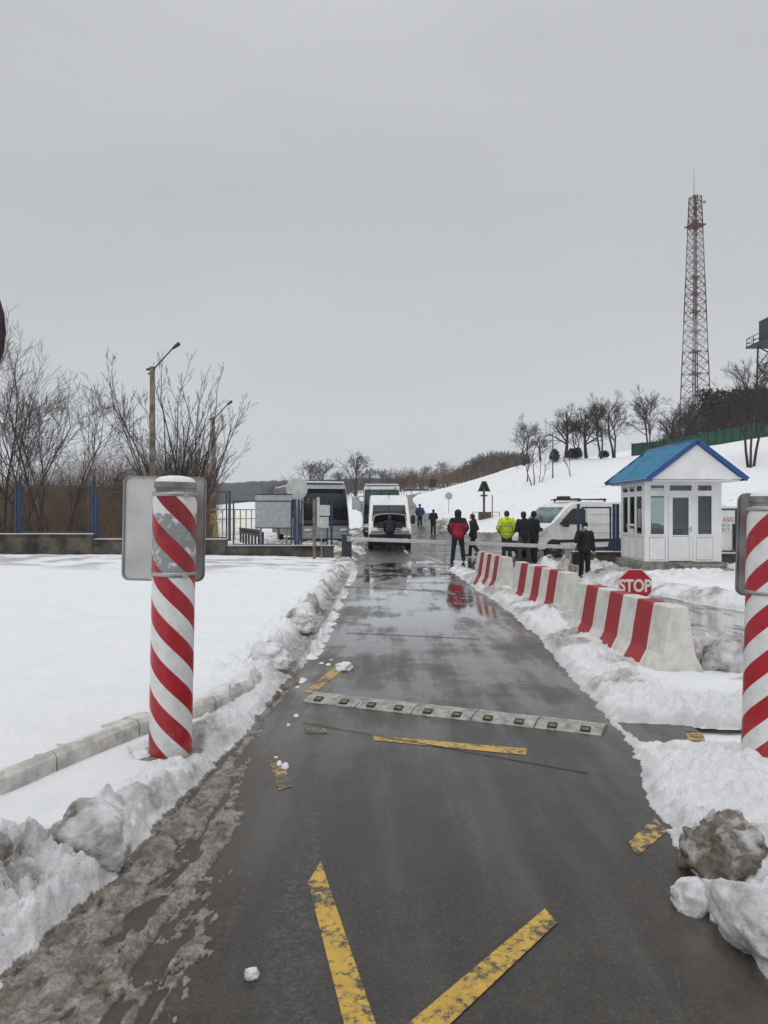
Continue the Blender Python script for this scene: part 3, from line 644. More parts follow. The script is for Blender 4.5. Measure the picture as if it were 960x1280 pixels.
# ------------------------------------------------------------------ striped posts with sign plates
def rrect(w, h, r, n=6):
    out = []
    for cx, cz, a0 in ((w/2-r, h/2-r, 0), (-w/2+r, h/2-r, 90), (-w/2+r, -h/2+r, 180), (w/2-r, -h/2+r, 270)):
        for i in range(n+1):
            a = R(a0+90*i/n); out.append((cx+r*math.cos(a), cz+r*math.sin(a)))
    return out
def striped_post(x, y, hgt_, sgn, plate, label, lean, rad=.138, dphase=0., cap_col=True):
    root = thing('striped_post', label, 'post', (x, y, 0), 0, 'red and white striped lane posts')
    root.rotation_euler = (0, R(lean), 0)
    zs = hgt_-.62
    MB().lathe([(rad+.10,-.06),(rad+.10,.0),(rad+.06,.028)], 24).build('foot', MT['concrete'], root)
    MB().lathe([(rad,.0)]+[(rad, zs*i/8) for i in range(1, 9)], 40).build('column', helix_mat('striped_film', sgn, False, dphase), root)
    sl = MB().lathe([(rad+.003, zs+.012*i) if i < 1 else (rad+.003, zs+(hgt_-.07-zs)*i/6) for i in range(7)], 40).build('sleeve', helix_mat('striped_sleeve', sgn, sgn > 0, dphase), root)
    MB().lathe([(rad-.012, hgt_-.09),(rad-.012, hgt_-.045),(rad-.004, hgt_-.045),(rad-.004, hgt_-.005)], 32).build('cap', MT['concrete'], root, bevel=.004)
    bm_ = MB().lathe([(rad-.01, hgt_-.006),(rad-.018, hgt_+.014),(rad*.7, hgt_+.028),(rad*.35, hgt_+.037),(.01, hgt_+.038)], 28)
    bm_.build('snow_cap', MT['snow_plain'], root)
    for zc in (zs+.02, hgt_-.085):
        c = MB(); c.lathe([(rad+.006, zc-.012),(rad+.009, zc-.008),(rad+.009, zc+.008),(rad+.006, zc+.012)], 32)
        c.box((0, rad+.02, zc), (.05, .05, .03)); c.box((rad*.75, -rad*.75, zc), (.03, .03, .03))
        c.build('clamp', MT['galv'], root)
    px, pz, pw, ph = plate
    pl = MB().prism(rrect(pw, ph, .05), rad+.045, rad+.05, 'y', 0, Matrix.Translation((px, 0, pz)))
    p = pl.build('sign_plate', MT['signback'], root)
    ou, inn = rrect(pw, ph, .05), rrect(pw-.024, ph-.024, .04); n = len(ou)
    vs = [(a, yy, b) for yy in (rad+.03, rad+.052) for q in (ou, inn) for a, b in q]
    fs = [(i, (i+1) % n, n+(i+1) % n, n+i) for i in range(n)] + [(2*n+i, 3*n+i, 3*n+(i+1) % n, 2*n+(i+1) % n) for i in range(n)]
    fs += [(i, 2*n+i, 2*n+(i+1) % n, (i+1) % n) for i in range(n)] + [(n+i, n+(i+1) % n, 3*n+(i+1) % n, 3*n+i) for i in range(n)]
    MB().add(vs, fs, 0, False, Matrix.Translation((px, 0, pz))).build('rim', MT['rim'], p)
striped_post(-1.40, 5.03, 1.80, 1, (-.12, 1.485, .56, .71), 'striped post on the left snow strip with grey scuffed sleeve', 1.1, dphase=.30)
striped_post(2.365, 4.77, 1.70, -1, (.22, 1.39, .70, .66), 'striped post at the right edge standing in smooth snow', 1.6, dphase=.05)

# ------------------------------------------------------------------ concrete barriers
def barrier(a, b, hh, label):
    a, b = Vector(a), Vector(b); L_ = (b-a).length; c = (a+b)/2
    ang = math.atan2(b.y-a.y, b.x-a.x)-math.pi/2
    prof = [(-.28,0),(-.28,.07),(-.16,.29),(-.085,hh-.01),(-.075,hh),(.075,hh),(.085,hh-.01),(.16,.29),(.28,.07),(.28,0)]
    m = MB(); n = 14
    for i in range(n):
        pass
    vs = [(x, -L_/2+L_*i/n, z) for i in range(n+1) for x, z in prof]; q = len(prof)
    fs = [(i*q+j, (i+1)*q+j, (i+1)*q+(j+1) % q, i*q+(j+1) % q) for i in range(n) for j in range(q)] + [tuple(range(q)), tuple(range(n*q, n*q+q))[::-1]]
    m.add(vs, fs)
    z0 = min(h1(a.x, a.y), h1(b.x, b.y))-.02
    o = m.build('concrete_barrier', stripe_mat('barrier_paint', L_), None, bevel=.012, loc=(c.x, c.y, z0), rz=ang)
    return tag(o, label, 'barrier', 'red and white concrete barriers')
barrier((2.81,7.3), (2.58,9.95), .75, 'nearest striped concrete barrier, with the stop sign behind it')
barrier((2.77,11.3), (2.46,13.9), .77, 'middle striped concrete barrier, between the other two')
barrier((2.45,15.2), (2.22,17.5), .78, 'farthest striped concrete barrier, closest to the man in red')

# ------------------------------------------------------------------ text
def text(name, s, size, mat, parent, M4, ext=.002, align='CENTER', sx=1, bold=0.):
    cu = bpy.data.curves.new(name, 'FONT'); cu.body = s; cu.size = size; cu.extrude = ext; cu.offset = bold; cu.align_x = align; cu.align_y = 'CENTER'
    tmp = bpy.data.objects.new(name, cu); COL.objects.link(tmp)
    dg = bpy.context.evaluated_depsgraph_get(); me = bpy.data.meshes.new_from_object(tmp.evaluated_get(dg))
    bpy.data.objects.remove(tmp); me.transform(M4 @ Matrix.Rotation(R(90), 4, 'X') @ Matrix.Diagonal((sx, 1, 1, 1)))
    me.materials.clear(); me.materials.append(mat)
    o = bpy.data.objects.new(name, me); COL.objects.link(o); o.parent = parent
    return o

# ------------------------------------------------------------------ stop sign
def stop_sign():
    x, y = 4.02, 12.3; z0 = h1(x, y)
    root = thing('stop_sign', 'red octagonal STOP sign standing behind the nearest barrier', 'sign', (x, y, z0), R(-4))
    zc = EYE-92/F*y-z0; r = .285
    o8 = [(r*math.cos(R(22.5+45*i)), zc+r*math.sin(R(22.5+45*i))) for i in range(8)]
    o8i = [((r-.014)*math.cos(R(22.5+45*i)), zc+(r-.014)*math.sin(R(22.5+45*i))) for i in range(8)]
    p = MB().prism(o8, -.004, .004, 'y').build('plate', MT['lettering'], root)
    MB().prism(o8i, -.007, -.0045, 'y').build('face', MT['stopred'], p)
    text('lettering', 'STOP', .27, MT['lettering'], p, Matrix.Translation((0, -.009, zc-.01)), .001, sx=.77, bold=.009)
    MB().tube([(0,.03,.03),(0,.03,zc+.15)], .025, 8).build('pole', MT['galv'], root)
    MB().lathe([(.2,0),(.19,.05),(.05,.07)], 16, 0, Matrix.Translation((0,.03,0))).build('base', MT['black'], root)
stop_sign()

# ------------------------------------------------------------------ boom barrier
def boom():
    x, y = -1.32, 27.2; z0 = h1(x, y)
    root = thing('boom_barrier', 'long white boom gate lowered across the road on a dark cabinet', 'boom barrier', (x, y, z0))
    MB().box((0,0,.02), (.5,.5,.06)).build('base', MT['concrete'], root)
    cb = MB().box((0,0,.51), (.34,.36,.92)).box((0,0,.985), (.38,.4,.04)).build('cabinet', MT['cabinet'], root, bevel=.015)
    MB().box((0,-.184,.5), (.26,.01,.7)).build('cabinet_door', MT['cabinet'], cb, bevel=.003, segs=1)
    a = Vector((-.1, -.24, .905)); b = Vector((8.05, -.35, .84-z0-.0))
    e = at(716, 684, 26.0); b = Vector((e.x-x+.05, e.y-y, e.z-z0))
    a = at(437, 673.5, 26.95)-Vector((x, y, z0))
    arm = MB().bar(a, b, .045, .13).build('arm', MT['armwhite'], root, bevel=.01)
    dv = b-a
    MB().box(tuple(a+Vector((0,0.02,0))), (.2,.09,.2)).build('arm_clamp', MT['galv'], root, bevel=.01)
    s = MB(); p = a+dv*.435; s.bar(p+Vector((0,.04,-.02)), (p.x, p.y+.04, h1(x+p.x, y+p.y)-z0), .025); s.build('prop', MT['galv'], root)
    # end stand
    q = Vector((b.x-.08, b.y+.16, 0)); zq = h1(x+q.x, y+q.y)-z0
    st = MB().box((q.x, q.y, zq+.38), (.34,.24,.78)).build('end_stand', MT['boxgrey'], root, bevel=.015)
    MB().box((q.x, q.y-.124, zq+.4), (.24,.006,.55)).build('stand_cover', MT['boxgrey'], st, bevel=.002, segs=1)
    MB().box((q.x, q.y-.12, b.z-.0), (.05,.1,.18)).build('fork', MT['galv'], root)
boom()

# ------------------------------------------------------------------ fences
def fence(name, label, pieces, cat='fence'):
    """pieces: ('wall', x0,x1,y,z0,z1), ('post', x,y,z0,z1), ('panel', x0,x1,y,z0,z1)"""
    X0, Y0 = pieces[0][1], pieces[0][3] if pieces[0][0] == 'wall' else pieces[0][2]
    root = thing(name, label, cat, (X0, Y0, h1(X0, Y0)))
    o = Vector((X0, Y0, h1(X0, Y0)))
    for p in pieces:
        if p[0] == 'wall':
            _, x0, x1, y, z0, z1 = p
            w = MB().box(((x0+x1)/2-o.x, y-o.y, (z0+z1)/2-o.z), (x1-x0, .28, z1-z0)).build('base_wall', MT['wallcon'], root, bevel=.015)
            MB().box(((x0+x1)/2-o.x, y-o.y, z1+.025-o.z), (x1-x0+.06, .36, .05)).build('coping', MT['wallcon'], w, bevel=.008)
            MB().box(((x0+x1)/2-o.x, y+.03-o.y, z1+.067-o.z), (x1-x0, .24, .03)).build('snow_cap', MT['snow_plain'], w, bevel=.012)
        elif p[0] == 'post':
            _, x, y, z0, z1 = p
            MB().box((x-o.x, y-o.y, (z0+z1)/2-o.z), (.085,.085,z1-z0)).build('post', MT['bluepost'], root, bevel=.006, segs=1)
        else:
            _, x0, x1, y, z0, z1 = p; m = MB(); w = .05
            m.box(((x0+x1)/2-o.x, y-o.y, z1-o.z), (x1-x0, .04, w)); m.box(((x0+x1)/2-o.x, y-o.y, z0-o.z), (x1-x0, .04, w))
            for xx in (x0+w/2, x1-w/2): m.box((xx-o.x, y-o.y, (z0+z1)/2-o.z), (w, .038, z1-z0-w))
            m.build('panel_frame', MT['darkframe'], root)
def zx(py, Y): return EYE-(py-640)/F*Y
def xx(px, Y): return (px-480)/F*Y
Yw = 28.0
fp = [('wall', xx(-330,Yw), xx(118,Yw), Yw, -.3, zx(669.5,Yw)), ('wall', xx(118.2,Yw), xx(284,Yw), Yw, -.3, zx(676,Yw)), ('wall', xx(284.2,Yw), xx(417,Yw), Yw, -.4, zx(684,Yw))]
for a, b in ((-220,-115),(-109,-2),(26,113)):
    fp.append(('panel', xx(a,Yw), xx(b,Yw), Yw, zx(665,Yw), zx(608,Yw)))
for a in (-112, 20, 24, 116): fp.append(('post', xx(a,Yw), Yw, zx(669,Yw), zx(605,Yw)))
for a, b in ((122,202),(208,284)): fp.append(('panel', xx(a,Yw), xx(b,Yw), Yw, zx(672,Yw), zx(615,Yw)))
for a in (120, 205, 287): fp.append(('post', xx(a,Yw), Yw, zx(676,Yw), zx(613,Yw)))
fp.append(('panel', xx(291,Yw), xx(365,Yw), Yw, zx(681,Yw), zx(626.5,Yw)))
for a in (369, 373.5): fp.append(('post', xx(a,Yw), Yw, zx(684,Yw), zx(624,Yw)))
fp.append(('panel', xx(376,Yw), xx(410,Yw), Yw, zx(681.5,Yw), zx(628,Yw)))
fp.append(('post', xx(414.5,Yw), Yw, zx(684,Yw), zx(626,Yw)))
fence('fence', 'blue post fence on a dark concrete wall behind the lawn', fp)
Yr = 24.9
fp = [('wall', xx(716,Yr), xx(776,Yr), Yr, -.5, zx(692,Yr)), ('panel', xx(727,Yr), xx(764,Yr), Yr, zx(686,Yr), zx(634.5,Yr))]
for a in (723, 767.5, 772): fp.append(('post', xx(a,Yr), Yr, zx(692,Yr), zx(630,Yr)))
fence('fence', 'short blue fence panel left of the white booth', fp)
fp = [('wall', xx(897,Yr), xx(1080,Yr), Yr, -.5, zx(694,Yr)), ('panel', xx(899,Yr), xx(921,Yr), Yr, zx(689,Yr), zx(637,Yr)), ('panel', xx(929,Yr), xx(1000,Yr), Yr, zx(689,Yr), zx(631,Yr)), ('panel', xx(1006,Yr), xx(1075,Yr), Yr, zx(689,Yr), zx(631,Yr))]
for a in (924.5, 1003): fp.append(('post', xx(a,Yr), Yr, zx(694,Yr), zx(626,Yr)))
fence('fence', 'blue fence on dark wall between the booth and the right post', fp)

# ------------------------------------------------------------------ booth
def booth():
    cx, cy, fz = 8.68, 23.4, .16
    root = thing('guard_booth', 'small white guard booth with a blue tiled gable roof', 'booth', (cx, cy, fz))
    W2, H2 = 1.115, 2.36
    zb = h1(cx, cy)-fz-.1
    pl = MB().box((0, .05, (zb-.02)/2), (2.5, 2.5, -zb-.02)); pl.build('plinth', MT['concrete'], root, bevel=.02)
    stp = MB().box((.42, -1.55, (zb-.16)/2), (1.45, .62, -zb-.16)).box((.45,-1.42,-.11), (1.25,.34,.1)).build('step', MT['concrete'], root, bevel=.02)
    MB().box((0,0,-.01), (2.2,2.2,.02)).build('floor', MT['floor'], root)
    Tk = .07
    def wall(name, xb, zbk, solid, M4, panes, door=None):
        m = MB()
        for i in range(len(xb)-1):
            for j in range(len(zbk)-1):
                if (i, j) in solid: m.box(((xb[i]+xb[i+1])/2, 0, (zbk[j]+zbk[j+1])/2), (xb[i+1]-xb[i], Tk, zbk[j+1]-zbk[j]), 0, M4)
        w = m.build(name, MT['white'], root)
        tr = MB()
        for (i, j) in panes:
            x0, x1, z0, z1 = xb[i], xb[i+1], zbk[j], zbk[j+1]
            p = MB().box(((x0+x1)/2, -.02, (z0+z1)/2), (x1-x0-.004, .008, z1-z0-.004), 0, M4).build('window_pane', MT['glass'], w)
            g = .028
            for c, dd in ((((x0+x1)/2, -.04, z0+g/2), (x1-x0, .02, g)), (((x0+x1)/2, -.04, z1-g/2), (x1-x0, .02, g)), ((x0+g/2, -.04, (z0+z1)/2), (g, .018, z1-z0-2*g)), ((x1-g/2, -.04, (z0+z1)/2), (g, .018, z1-z0-2*g))):
                tr.box(c, dd, 0, M4)
        if tr.v: tr.build('window_frame', MT['white'], w)
        # grooves of the lower panels
        gr = MB()
        for i in range(len(xb)-1):
            if any((i, jj) in panes for jj in range(len(zbk)-1)):
                x0, x1 = xb[i]-.01, xb[i+1]+.01
                for c, dd in ((((x0+x1)/2, -.036, .70), (x1-x0, .006, .02)), ((x0, -.036, .37), (.014, .006, .64)), ((x1, -.036, .37), (.014, .006, .64)), (((x0+x1)/2,-.036,.05), (x1-x0,.006,.02))): gr.box(c, dd, 0, M4)
        if gr.v: gr.build('panel_groove', MT['boxgrey'], w)
        return w
    zbk = [0, .77, 1.93, 2.03, 2.24, H2]
    # front: left pane, door, right pane
    xb = [-W2, -.97, -.53, -.42, .27, .40, .85, W2]
    solid = {(i, j) for i in range(7) for j in range(5)} - {(1,1),(1,3),(5,1),(5,3)} - {(3,0),(3,1),(3,3)} 
    Mf = Matrix.Translation((0, -W2+Tk/2, 0))
    wall('front_wall', xb, zbk, solid, Mf, [(1,1),(1,3),(5,1),(5,3),(3,3)])
    d = MB(); dx = [-.42, -.31, .16, .27]; dz = [.02, .77, 1.86, 1.93]
    for i in range(3):
        for j in range(3):
            if (i, j) != (1, 1): d.box(((dx[i]+dx[i+1])/2, -.015, (dz[j]+dz[j+1])/2), (dx[i+1]-dx[i], Tk, dz[j+1]-dz[j]), 0, Mf)
    dr = d.build('door', MT['white'], root)
    MB().box((-.075, -.015, 1.315), (.466, .008, 1.086), 0, Mf).build('door_pane', MT['glass'], dr)
    hd = MB(); hd.tube([Vector((.22,-W2-.02,.95)), Vector((.22,-W2-.07,.95)), Vector((.12,-W2-.07,.95))], .011, 6); hd.box((.22,-W2-.018,.95), (.03,.012,.16)); hd.build('handle', MT['galv'], dr)
    g = MB()
    for c, dd in (((-.42,-W2+.003,.97), (.012,.02,1.9)), ((.27,-W2+.003,.97), (.012,.02,1.9)), ((-.075,-W2-.016,.73), (.5,.006,.015)), ((.165,-W2-.016,.4), (.012,.006,.66))): g.box(c, dd)
    g.build('groove', MT['boxgrey'], dr)
    # left side, three narrow windows (seen obliquely)
    xs_ = [-W2+Tk, -.93, -.37, -.28, .28, .37, .93, W2-Tk]
    so = {(i, j) for i in range(7) for j in range(5)} - {(1,1),(1,3),(3,1),(3,3),(5,1),(5,3)}
    Ml = Matrix.Translation((-W2+Tk/2, 0, 0)) @ Matrix.Rotation(R(-90), 4, 'Z')
    wl = wall('side_wall', xs_, zbk, so, Ml, [(1,1),(1,3),(3,1),(3,3),(5,1),(5,3)])
    MB().box((-.06, -.03, 1.05), (.44, .05, .05), 0, Ml).box((-.06,-.03,.86), (.3,.03,.14), 0, Ml).build('hatch', MT['white'], wl)
    Mr_ = Matrix.Translation((W2-Tk/2, 0, 0)) @ Matrix.Rotation(R(90), 4, 'Z')
    wall('side_wall', xs_, zbk, so, Mr_, [(1,1),(1,3),(3,1),(3,3),(5,1),(5,3)])
    Mb = Matrix.Translation((0, W2-Tk/2, 0)) @ Matrix.Rotation(R(180), 4, 'Z')
    xk = [-W2, -1.0, -.42, -.34, .30, .38, 1.0, W2]
    wall('back_wall', xk, zbk, {(i, j) for i in range(7) for j in range(5)} - {(3,1),(5,1),(3,3),(5,3)}, Mb, [(3,1),(5,1),(3,3),(5,3)])
    MB().box((0,0,H2+.02), (2.2,2.2,.03)).build('ceiling', MT['white'], root)
    # roof
    rx, hw = .09, 1.345; ridge, eave = 3.56-fz, 2.56-fz; y0, y1 = -1.92, 2.15
    rf = thing('roof', None, None); rf.parent = root
    for sgn in (-1, 1):
        nu, nv = 60, 84; u = np.linspace(0, 1, nu); v = np.linspace(0, 1, nv)
        uu, vv = np.meshgrid(u, v, indexing='ij')
        X = rx+sgn*uu*hw; Yv = y0+vv*(y1-y0); Z = ridge-uu*(ridge-eave)
        Z = Z + .036*np.abs(np.sin(vv*(y1-y0)*math.pi/.24)) - .085*(np.minimum(uu*4.0, 3.99) % 1.0) + .07
        V = np.stack([X.ravel(), Yv.ravel(), Z.ravel()], 1); fq_ = grid_faces(nu, nv)
        o = np_mesh('tile_sheet', V, fq_, MT['bluetile'], rf)
        sd = o.modifiers.new('thick', 'SOLIDIFY'); sd.thickness = .012
    tr = MB()
    for yy in (y0-.015, y1+.015):
        for sgn in (-1, 1):
            tr.bar((rx, yy, ridge+.03), (rx+sgn*(hw+.06), yy, eave-.015-.03), .035, .13, up=(0, 0, 1))
    tr.tube([(rx, y0-.03, ridge+.045), (rx, y1+.03, ridge+.045)], .055, 10)
    for sgn in (-1, 1): tr.bar((rx+sgn*(hw+.02), y0, eave-.045), (rx+sgn*(hw+.02), y1, eave-.045), .02, .07)
    tr.build('roof_trim', MT['bluetrim'], rf)
    gb = MB(); gb.prism([(rx-hw+.09, eave-.04), (rx+hw-.09, eave-.04), (rx, ridge-.06)], y0+.04, y0+.07, 'y')
    gb.build('gable_panel', MT['white'], root)
    so_ = MB().box((rx, (y0+y1)/2+.04, eave-.075), (2*hw-.24, y1-y0-.1, .05)); so_.build('soffit', MT['white'], root)
    # things inside
    c = thing('office_chair', 'red tall backed chair seen through the booth window', 'chair', (cx-.55, cy-.35, fz), R(35))
    MB().box((0,.2,.98), (.12,.1,.62)).box((0,.16,.78), (.42,.07,.34)).build('backrest', MT['red_chair'], c, bevel=.03)
    MB().box((0,0,.48), (.46,.46,.1)).build('seat', MT['red_chair'], c, bevel=.03)
    MB().tube([(0,0,.06),(0,0,.44)], .03, 8).bar((-.25,0,.04),(.25,0,.04), .04).bar((0,-.25,.045),(0,.25,.045), .04).build('base', MT['black'], c)
    dk = thing('desk', 'desk with dark red front inside the booth', 'desk', (cx+.05, cy+.45, fz))
    MB().box((0,0,.90), (1.0,.5,.04)).build('desk_top', MT['red_chair'], dk, bevel=.006, segs=1)
    MB().box((0,-.2,.44), (.94,.03,.86)).build('front_panel', MT['red_chair'], dk)
    cu = MB(); n = 60
    vs = [(.40+.5*i/n, -.90+.03*math.sin(i*.9)+.008*math.sin(i*2.3), z_) for i in range(n+1) for z_ in (.75, 1.98)]
    cu.add(vs, [(2*i, 2*i+2, 2*i+3, 2*i+1) for i in range(n)], 0, True)
    o = cu.build('curtain', MT['curtain'], None, loc=(cx, cy, fz), fixn=False); tag(o, 'grey curtain hanging behind the right booth window', 'curtain')
booth()

def kiosk():
    x0, Y = xx(893, 29), 29.0
    root = thing('insurance_kiosk', 'white kiosk with red lettered notice behind the right fence', 'kiosk', (x0, Y, h1(x0, Y)))
    z0 = h1(x0, Y)
    MB().box((1.1, 1.0, 1.0), (2.2, 2.0, 1.9)).build('wall', MT['vanwhite'], root, bevel=.04)
    MB().box((1.1, 1.0, 2.0), (2.3, 2.1, .1)).build('roof', MT['snow_plain'], root, bevel=.03)
    d = MB().box((1.3, -.02, .72), (.9,.03,1.3)).build('door', MT['vanwhite'], root, bevel=.01)
    MB().box((.72,-.03,.8), (.09,.03,1.15)).build('frame', MT['black'], d)
    nb = MB().box((.9,-.012,1.35), (1.5,.012,.62)).build('notice_board', MT['lettering'], root)
    text('lettering', 'ASIGUR\u0102RI', .25, MT['redtext'], nb, Matrix.Translation((.30,-.022,1.52)), .001, 'LEFT', .85)
    text('lettering', 'RCA, Medicale', .17, MT['greytext'], nb, Matrix.Translation((.27,-.022,1.31)), .001, 'LEFT', .9)
    text('lettering', 'RCT, Auto', .17, MT['greytext'], nb, Matrix.Translation((.27,-.022,1.14)), .001, 'LEFT', .9)
kiosk()

# ------------------------------------------------------------------ signs
def round_sign(px, py, Y, r, label, mat, pole=True, face=None):
    c = at(px, py, Y); z0 = h1(c.x, c.y)
    root = thing('round_sign', label, 'sign', (c.x, c.y, z0))
    m = Matrix.Translation((0, 0, c.z-z0)) @ Matrix.Rotation(R(90), 4, 'X')
    d = MB().lathe([(r*.985,-.008),(r,-.004),(r,.006),(r*.985,.01)], 32, 0, m).build('disc', mat, root)
    if face: MB().lathe([(r*.8,.011),(r*.8,.013)], 32, 0, m).build('face', face, d)
    MB().tube([(0,.03,-.1),(0,.03,c.z-z0+r*.6)], .03, 8).box((0,.015,c.z-z0), (.3*r,.02,.1)).build('pole', MT['galv'], root)
round_sign(371, 611, 33.5, .48, 'grey back of a round sign in front of the silver bus', MT['signback'])
round_sign(561, 620, 66, .32, 'round sign with dark bar beside the far snow slope', MT['signwhite'], face=MT['boxgrey'])
round_sign(-109, 414, 2.5, .302, 'dark red edge of a round sign cut by the left side of the frame', MT['redsign'])

def board(px0, px1, py0, py1, Y, label, mat, npost=2, name='board_sign', foot=None):
    a, b = at(px0, py1, Y), at(px1, py0, Y); cx = (a.x+b.x)/2; z0 = h1(cx, Y)
    root = thing(name, label, 'sign', (cx, Y, z0)); w = b.x-a.x
    p = MB().box((0,0,(a.z+b.z)/2-z0), (w,.05,b.z-a.z)).build('panel', mat, root, bevel=.01, segs=1)
    f = MB()
    for zz in (a.z, b.z): f.box((0,-.005,zz-z0), (w+.05,.07,.04))
    f.build('frame', MT['darkframe'], p)
    for i in range(npost):
        x = 0 if npost == 1 else (-w*.35+w*.7*i/(npost-1))
        MB().tube([(x,.06,-.1),(x,.06,b.z-z0-.05)], .04, 8).build('post', MT['galv'], root)
board(319, 365, 618, 660, 33, 'large blank grey board behind the blue fence', MT['boxgrey'])
board(562, 573, 603.5, 609, 135, 'small white board at the far bend', MT['signwhite'])
board(536.5, 545, 599, 609, 125, 'dark board on a tall pole at the far bend', MT['black'], 1)
board(537.5, 543.5, 609.5, 617, 118, 'small grey plate below the dark board at the far bend', MT['galv'], 1)
def small_signs():
    Y = 26.4; x = xx(398, Y); z0 = h1(x, Y)
    root = thing('notice_stand', 'narrow stand with two white boards in front of the fence wall', 'notice stand', (x, Y, z0))
    MB().box((-.14,0,(zx(624,Y)-z0)/2), (.10,.1,zx(624,Y)-z0)).build('post', MT['polecon'], root, bevel=.01)
    MB().tube([(.10,.02,0),(.10,.02,zx(655,Y)-z0)], .02, 8).build('pole', MT['galv'], root)
    MB().box((.0,-.05,zx(640,Y)-z0), (.1,.04,1.0)).build('strip_board', MT['signwhite'], root, bevel=.01)
    MB().box((.22,-.05,zx(638,Y)-z0), (.36,.03,.37)).build('upper_board', MT['signwhite'], root, bevel=.01)
    MB().box((.2,-.05,zx(653,Y)-z0), (.32,.03,.38)).build('lower_board', MT['signwhite'], root, bevel=.01)
small_signs()

# ------------------------------------------------------------------ lamp posts, railings
def lamp_post(px, top, Y, rb, label, base):
    x = xx(px, Y); z0 = h1(x, Y)-.2; zt = zx(top, Y)-z0
    root = thing('street_lamp', label, 'street lamp', (x, Y, z0), 0, 'concrete street lamps behind the fence')
    MB().tube([(0,0,0),(0,0,zt*.5),(0,0,zt)], [rb*1.25, rb, rb*.8], 8).build('pole', MT['polecon'], root)
    a = MB().bar((-.28,0,zt-.1),(.12,0,zt-.1), .1).bar((-.2,0,zt-.3),(.1,0,zt-.3), .08).bar((0,0,zt-.12),(0,0,zt+.02), .2)
    a.build('bracket', MT['dsteel'], root)
    e = Vector((.85*rb/.13,-.1,zt+.75*rb/.13))
    arm = MB().tube([(0.05,0,zt-.1), tuple(e)], .035, 6).build('arm', MT['dsteel'], root)
    hd = MB(); Mh = Matrix.Translation(e+Vector((.05,0,.03))) @ Matrix.Rotation(R(-38), 4, 'Y')
    hd.cap((0,0,0), (.26,0,.0), .07, .10, .8, 10); h_ = MB(); h_.v = [tuple(Mh @ Vector(p)) for p in hd.v]; h_.f, h_.m, h_.s = hd.f, hd.m, hd.s
    h_.build('lamp_head', MT['dsteel'], root)
    if base: MB().tube([(0,0,0),(0,0,1.3),(0,0,2.1)], [.42,.33,rb*1.3], 8).build('base', MT['railyellow'], root)
lamp_post(190.5, 459, 36, .15, 'tall concrete lamp post behind the left striped post', False)
lamp_post(266.5, 522, 52, .15, 'shorter looking lamp post with yellow foot farther behind', True)

def railing():
    pts = [at(262, 655, 47), at(318, 650, 52)]
    a, b = Vector((pts[0].x, 47, h1(pts[0].x, 47))), Vector((pts[1].x, 53, h1(pts[1].x, 53)))
    root = thing('railing', 'yellow metal railing behind the blue fence', 'railing', a)
    hz_ = .95; d = b-a; zt = Vector((0,0,EYE-(637-640)/F*50-a.z))
    hh = zt.z; lo = hh-1.0
    MB().bar((0,0,hh),(d.x,d.y,hh), .07).build('rail', MT['railyellow'], root)
    MB().bar((0,0,lo+.4),(d.x,d.y,lo+.4), .05).build('rail', MT['railyellow'], root)
    for i in range(9):
        u = i/8; z0 = h1(a.x+d.x*u, a.y+d.y*u)-a.z
        MB().bar((d.x*u,d.y*u,z0),(d.x*u,d.y*u,hh), .07).build('post', MT['railyellow'], root)
railing()
def guard_rail(A, B, hh, label, n):
    a, b = Vector(A), Vector(B); a.z, b.z = h1(a.x, a.y), h1(b.x, b.y)
    root = thing('guard_rail', label, 'guard rail', a); d = b-a
    prof = [(-.15,0),(-.09,.05),(-.03,0.0),(.03,0.0),(.09,.05),(.15,0)]
    dx = Vector((d.x, d.y, 0)).normalized(); nn = Vector((dx.y, -dx.x, 0))
    vs = [tuple(Vector((0,0,hh))+nn*q+Vector((0,0,p))+d*u) for u in [i/10 for i in range(11)] for p, q in prof]
    MB().add(vs, [(i*6+j, i*6+j+1, (i+1)*6+j+1, (i+1)*6+j) for i in range(10) for j in range(5)]).build('beam', MT['dsteel'], root)
    for i in range(n):
        p = d*(i/(n-1)); MB().box((p.x-nn.x*.06, p.y-nn.y*.06, p.z+hh/2-.05), (.09,.09,hh+.2)).build('post', MT['dsteel'], root)
guard_rail((-7.9,42,0), (-5.3,33.2,0), .85, 'dark guard rail running behind the fence towards the bus', 8)
guard_rail((3.2,124,0), (7.0,122.5,0), .9, 'dark guard rail at the outside of the far bend', 4)

